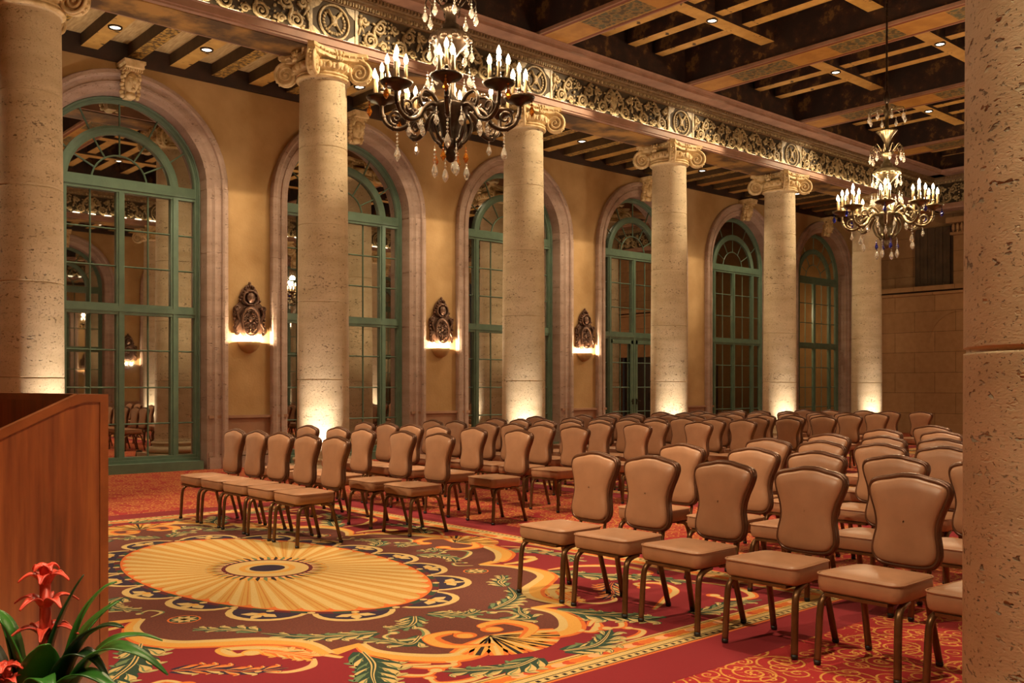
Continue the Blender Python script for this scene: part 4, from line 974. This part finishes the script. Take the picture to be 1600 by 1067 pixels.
def chandelier(loc, metal, drops, label, rot, top):
    D = chand_meshes(metal); t = thing('chandelier', loc, label, 'chandelier', None, None, rot)
    link('stem', D['stem'], t)
    dm = [drop_mesh('crystal_drop', m) for m in drops]; lm = long_mesh(CRYS)
    for k in range(8):
        a = k*pi/4; R_ = Matrix.Rotation(a, 3, 'Z'); arm = link('arm', D['arm'], t, (0, 0, 0), a); link('candle_plate', D['plate'], arm)
        for p in D['spots']:
            c = link('candle', D['candle'], t, R_ @ Vector(p)); link('bulb', D['bulb'], c)
        l = lamp('POINT', 'candle_lamp', R_ @ Vector((.655, 0, 1.0)), LIT['chand'], WARM, t, shadow_soft_size=.07)
        def hang(r, z, m, da=0): link('crystal_drop', m, t, (r*cos(a+da), r*sin(a+da), z))
        hang(.655+.12, .56, dm[0]); hang(.51, .27, dm[1] if k % 2 else lm); hang(.30, .40, dm[2], .39); hang(.245, 1.44, dm[1+k % 2], .2); hang(.20, 1.08, dm[2-k % 2], .1); hang(.27, 2.06, dm[1], .3)
        hang(.16, .10, dm[0] if k % 2 else lm, .39); hang(.22, .80, dm[1], .2)
    ro = MB(); ro.lathe([(0, 2.24), (.03, 2.25), (.05, 2.32), (.035, 2.40), (.016, 2.44), (.014, top), (0, top)], 10)
    for j in range(int((top-2.44)/.11)): ro.ball((0, 0, 2.5+j*.11), (.02, .02, .035), 6)
    ro.lathe([(.02, top-.10), (.09, top-.05), (.12, top), (0, top)], 16); ro.build('hanging_rod', BRONZE, t)
    return t
c1 = chandelier((BX[1], 7.2, 3.56), BRONZE, (AMBER, CRYS, CRYS), 'large dark bronze chandelier with amber and clear drops, nearest the camera', math.radians(-41), 8.11-3.56)
c2 = chandelier((BX[3], 7.2, 3.56), BRONZE2, (BLUE, CRYS, CRYS), 'brassy crystal chandelier with blue drops, farther off at right', math.radians(-20), 8.11-3.56)
c3 = copy_tree(c2); c3.location = (BX[5], 7.2, 3.56); c3['label'] = 'crystal chandelier hidden behind the close right column, nearest the end wall'

# ------------------------------------------------------------------ lectern
LX, LY = .905, 2.72
t = thing('lectern', (LX, LY, 0.004), 'walnut lectern with slanted top at the left edge, beside the bromeliad', 'lectern')
prof = [(0, .012), (0, 1.392), (-.078, 1.392), (-.62, 1.13), (-.62, .012)]
for nm, y in (('side_panel', 0.0), ('side_panel', 1.10)):
    m = MB(); m.prism([(x, z) for x, z in prof], 'y', y, y+.03); m.build(nm, WOOD, t)
m = MB(); m.prism([(0, .012), (0, 1.392), (-.03, 1.392), (-.03, .012)], 'y', .03, 1.10); m.build('front_panel', WOOD, t)
m = MB()
ed = [(.004, .004), (.004, 1.396), (-.078, 1.396), (-.62, 1.134)]
EDGE = M_noisy('walnut_edge', '8a4a24', '6d3719', 8, .3, 0)
for y in (-.004, 1.102):
    for (p, q) in (((-.018, 1.396), ed[2]), (ed[2], ed[3])):
        d = Vector((q[0]-p[0], q[1]-p[1])).normalized(); nn = Vector((-d.y, d.x))
        if nn.y > 0: nn = -nn
        m.prism([p, q, (q[0]+nn.x*.022, q[1]+nn.y*.022), (p[0]+nn.x*.022, p[1]+nn.y*.022)], 'y', y, y+.033)
    m.prism([(.004, 0.012), (.004, 1.396), (-.018, 1.396), (-.018, 0.012)], 'y', y, y+.033)
m.prism([(.004, 1.374), (.004, 1.396), (-.035, 1.396), (-.035, 1.374)], 'y', .029, 1.102)
[m.prism([(-.060, 1.396), (-.095, 1.3885), (-.095, 1.362), (-.060, 1.374)], 'y', y, y+.033) for y in (-.0045, 1.1015)]; m.build('edge_trim', EDGE, t)
m = MB(); m.prism([(-.03, 1.20), (-.62, .95), (-.62, .93), (-.03, 1.18)], 'y', .03, 1.10); m.build('reading_shelf', WOOD, t)

# ------------------------------------------------------------------ bromeliad in a tall planter
RED = M_noisy('red_bract', 'e8553f', 'c8392c', 12, .4, .05); LEAF = M_noisy('leaf_green', '3f7a2c', '1f4a1c', 3, .3, .05, sc=(3, 3, .5)); LEAFD = M_noisy('leaf_dark', '1d3f1f', '143016', 4, .3, .05)
px, py = .60, 2.25
t = thing('bromeliad', (px, py, 0), 'bromeliad plant with red flower spikes before the lectern', 'plant')
m = MB(); m.lathe([(0, .0), (.17, 0), (.18, .02), (.15, .05), (.13, .30), (.15, .58), (.19, .66), (.20, .68), (.18, .68), (.17, .64), (0, .64)], 28); m.build('planter', M_noisy('dark_planter', '3b2a20', '2a1d16', 6, .5, .1), t)
random.seed(5)
RV = Vector((.749, -.662, 0)); FV = Vector((.662, .749, 0))
def strap(base, tip, mid_up, w, me, name, parent, fold=.25):
    b, e = Vector(base), Vector(tip); mid = (b+e)*.5+Vector((0, 0, mid_up)); P = catmull([b, b.lerp(mid, .55)+Vector((0, 0, mid_up*.25)), mid, mid.lerp(e, .55)+Vector((0, 0, mid_up*.15)), e], 5); k = len(P); rows = []
    for i, p in enumerate(P):
        u = i/(k-1); t_ = (P[min(i+1, k-1)]-P[max(i-1, 0)]).normalized(); sd = t_.cross(Vector((0, 0, 1)))
        if sd.length < .05: sd = t_.cross(FV)
        sd.normalize(); nn = sd.cross(t_); ww = w*(.55+.45*sin(pi*min(u*1.3, 1)))*(1-u**3.5)+.001
        rows.append([p+sd*ww*s_+nn*abs(s_)*ww*fold for s_ in (-1, -.5, 0, .5, 1)])
    m = MB(); m.grid(rows, 0, True); o = m.build(name, me, parent)
    so = o.modifiers.new('thick', 'SOLIDIFY'); so.thickness = .003; return o
c0 = Vector((0, 0, .66))
def V(r, f, z): return RV*r+FV*f+Vector((0, 0, z))
leaves = [((.02, .02), (.155, .05, .985), .10), ((.02, .0), (.20, -.02, .90), .10), ((.03, -.02), (.30, -.03, .80), .13), ((.0, -.03), (.26, -.10, .74), .12), ((-.02, .02), (.08, .05, 1.0), .06), ((.01, .03), (.14, .10, .93), .07),
          ((-.02, 0), (-.10, .0, .93), .10), ((-.03, 0), (-.16, -.03, .86), .10), ((-.02, -.02), (-.22, -.04, .80), .12), ((0, -.04), (.12, -.16, .78), .10), ((0, -.04), (-.04, -.18, .76), .10), ((-.02, -.03), (-.13, -.15, .76), .10), ((.02, .03), (.24, .10, .84), .10), ((.02, -.01), (.18, -.05, .80), .12), ((0, 0), (.06, -.08, .88), .06), ((-.01, -.01), (-.05, -.05, .92), .05)]
for i, (b, e, u) in enumerate(leaves): strap(V(b[0], b[1], .645), V(*e), u, .030+.007*(i % 3), LEAFD if i % 3 == 1 else LEAF, 'leaf', t)
def spike(r, f, z0, z1, k=1.0):
    s = MB(); s.tube([V(r*.6, f*.6, .645), V(r, f, z0), V(r, f, z1-.03)], [.014, .012], 8); o = s.build('flower_stem', RED, t)
    n = 0
    for z, cnt, ln, lift in ((z0, 5, .075, .02), (z0+(z1-z0)*.40, 5, .07, .03), (z0+(z1-z0)*.72, 5, .055, .035), (z1-.03, 5, .03, .05)):
        for j in range(cnt):
            a = 2*pi*j/cnt+n*.6; d = RV*cos(a)+FV*sin(a); b = V(r, f, z); strap(b, b+d*ln*k+Vector((0, 0, lift*k*.6)), .024*k, .012*k, RED, 'bract', o, .4)
        n += 1
u = thing('floor_uplight', (px+.40, py-.38, 0), 'small floor uplight at the foot of the planter by the lectern', 'floor light'); link('lamp_body', ulm, u)
l = lamp('SPOT', 'uplight_lamp', (0, 0, .14), 22, WARM, u, spot_size=math.radians(80), spot_blend=.8, shadow_soft_size=.03); l.rotation_euler = Vector((-.35, .72, .62)).to_track_quat('-Z', 'Y').to_euler()
spike(0.005, .03, .86, 1.015); spike(-.035, -.06, .75, .83, .7)
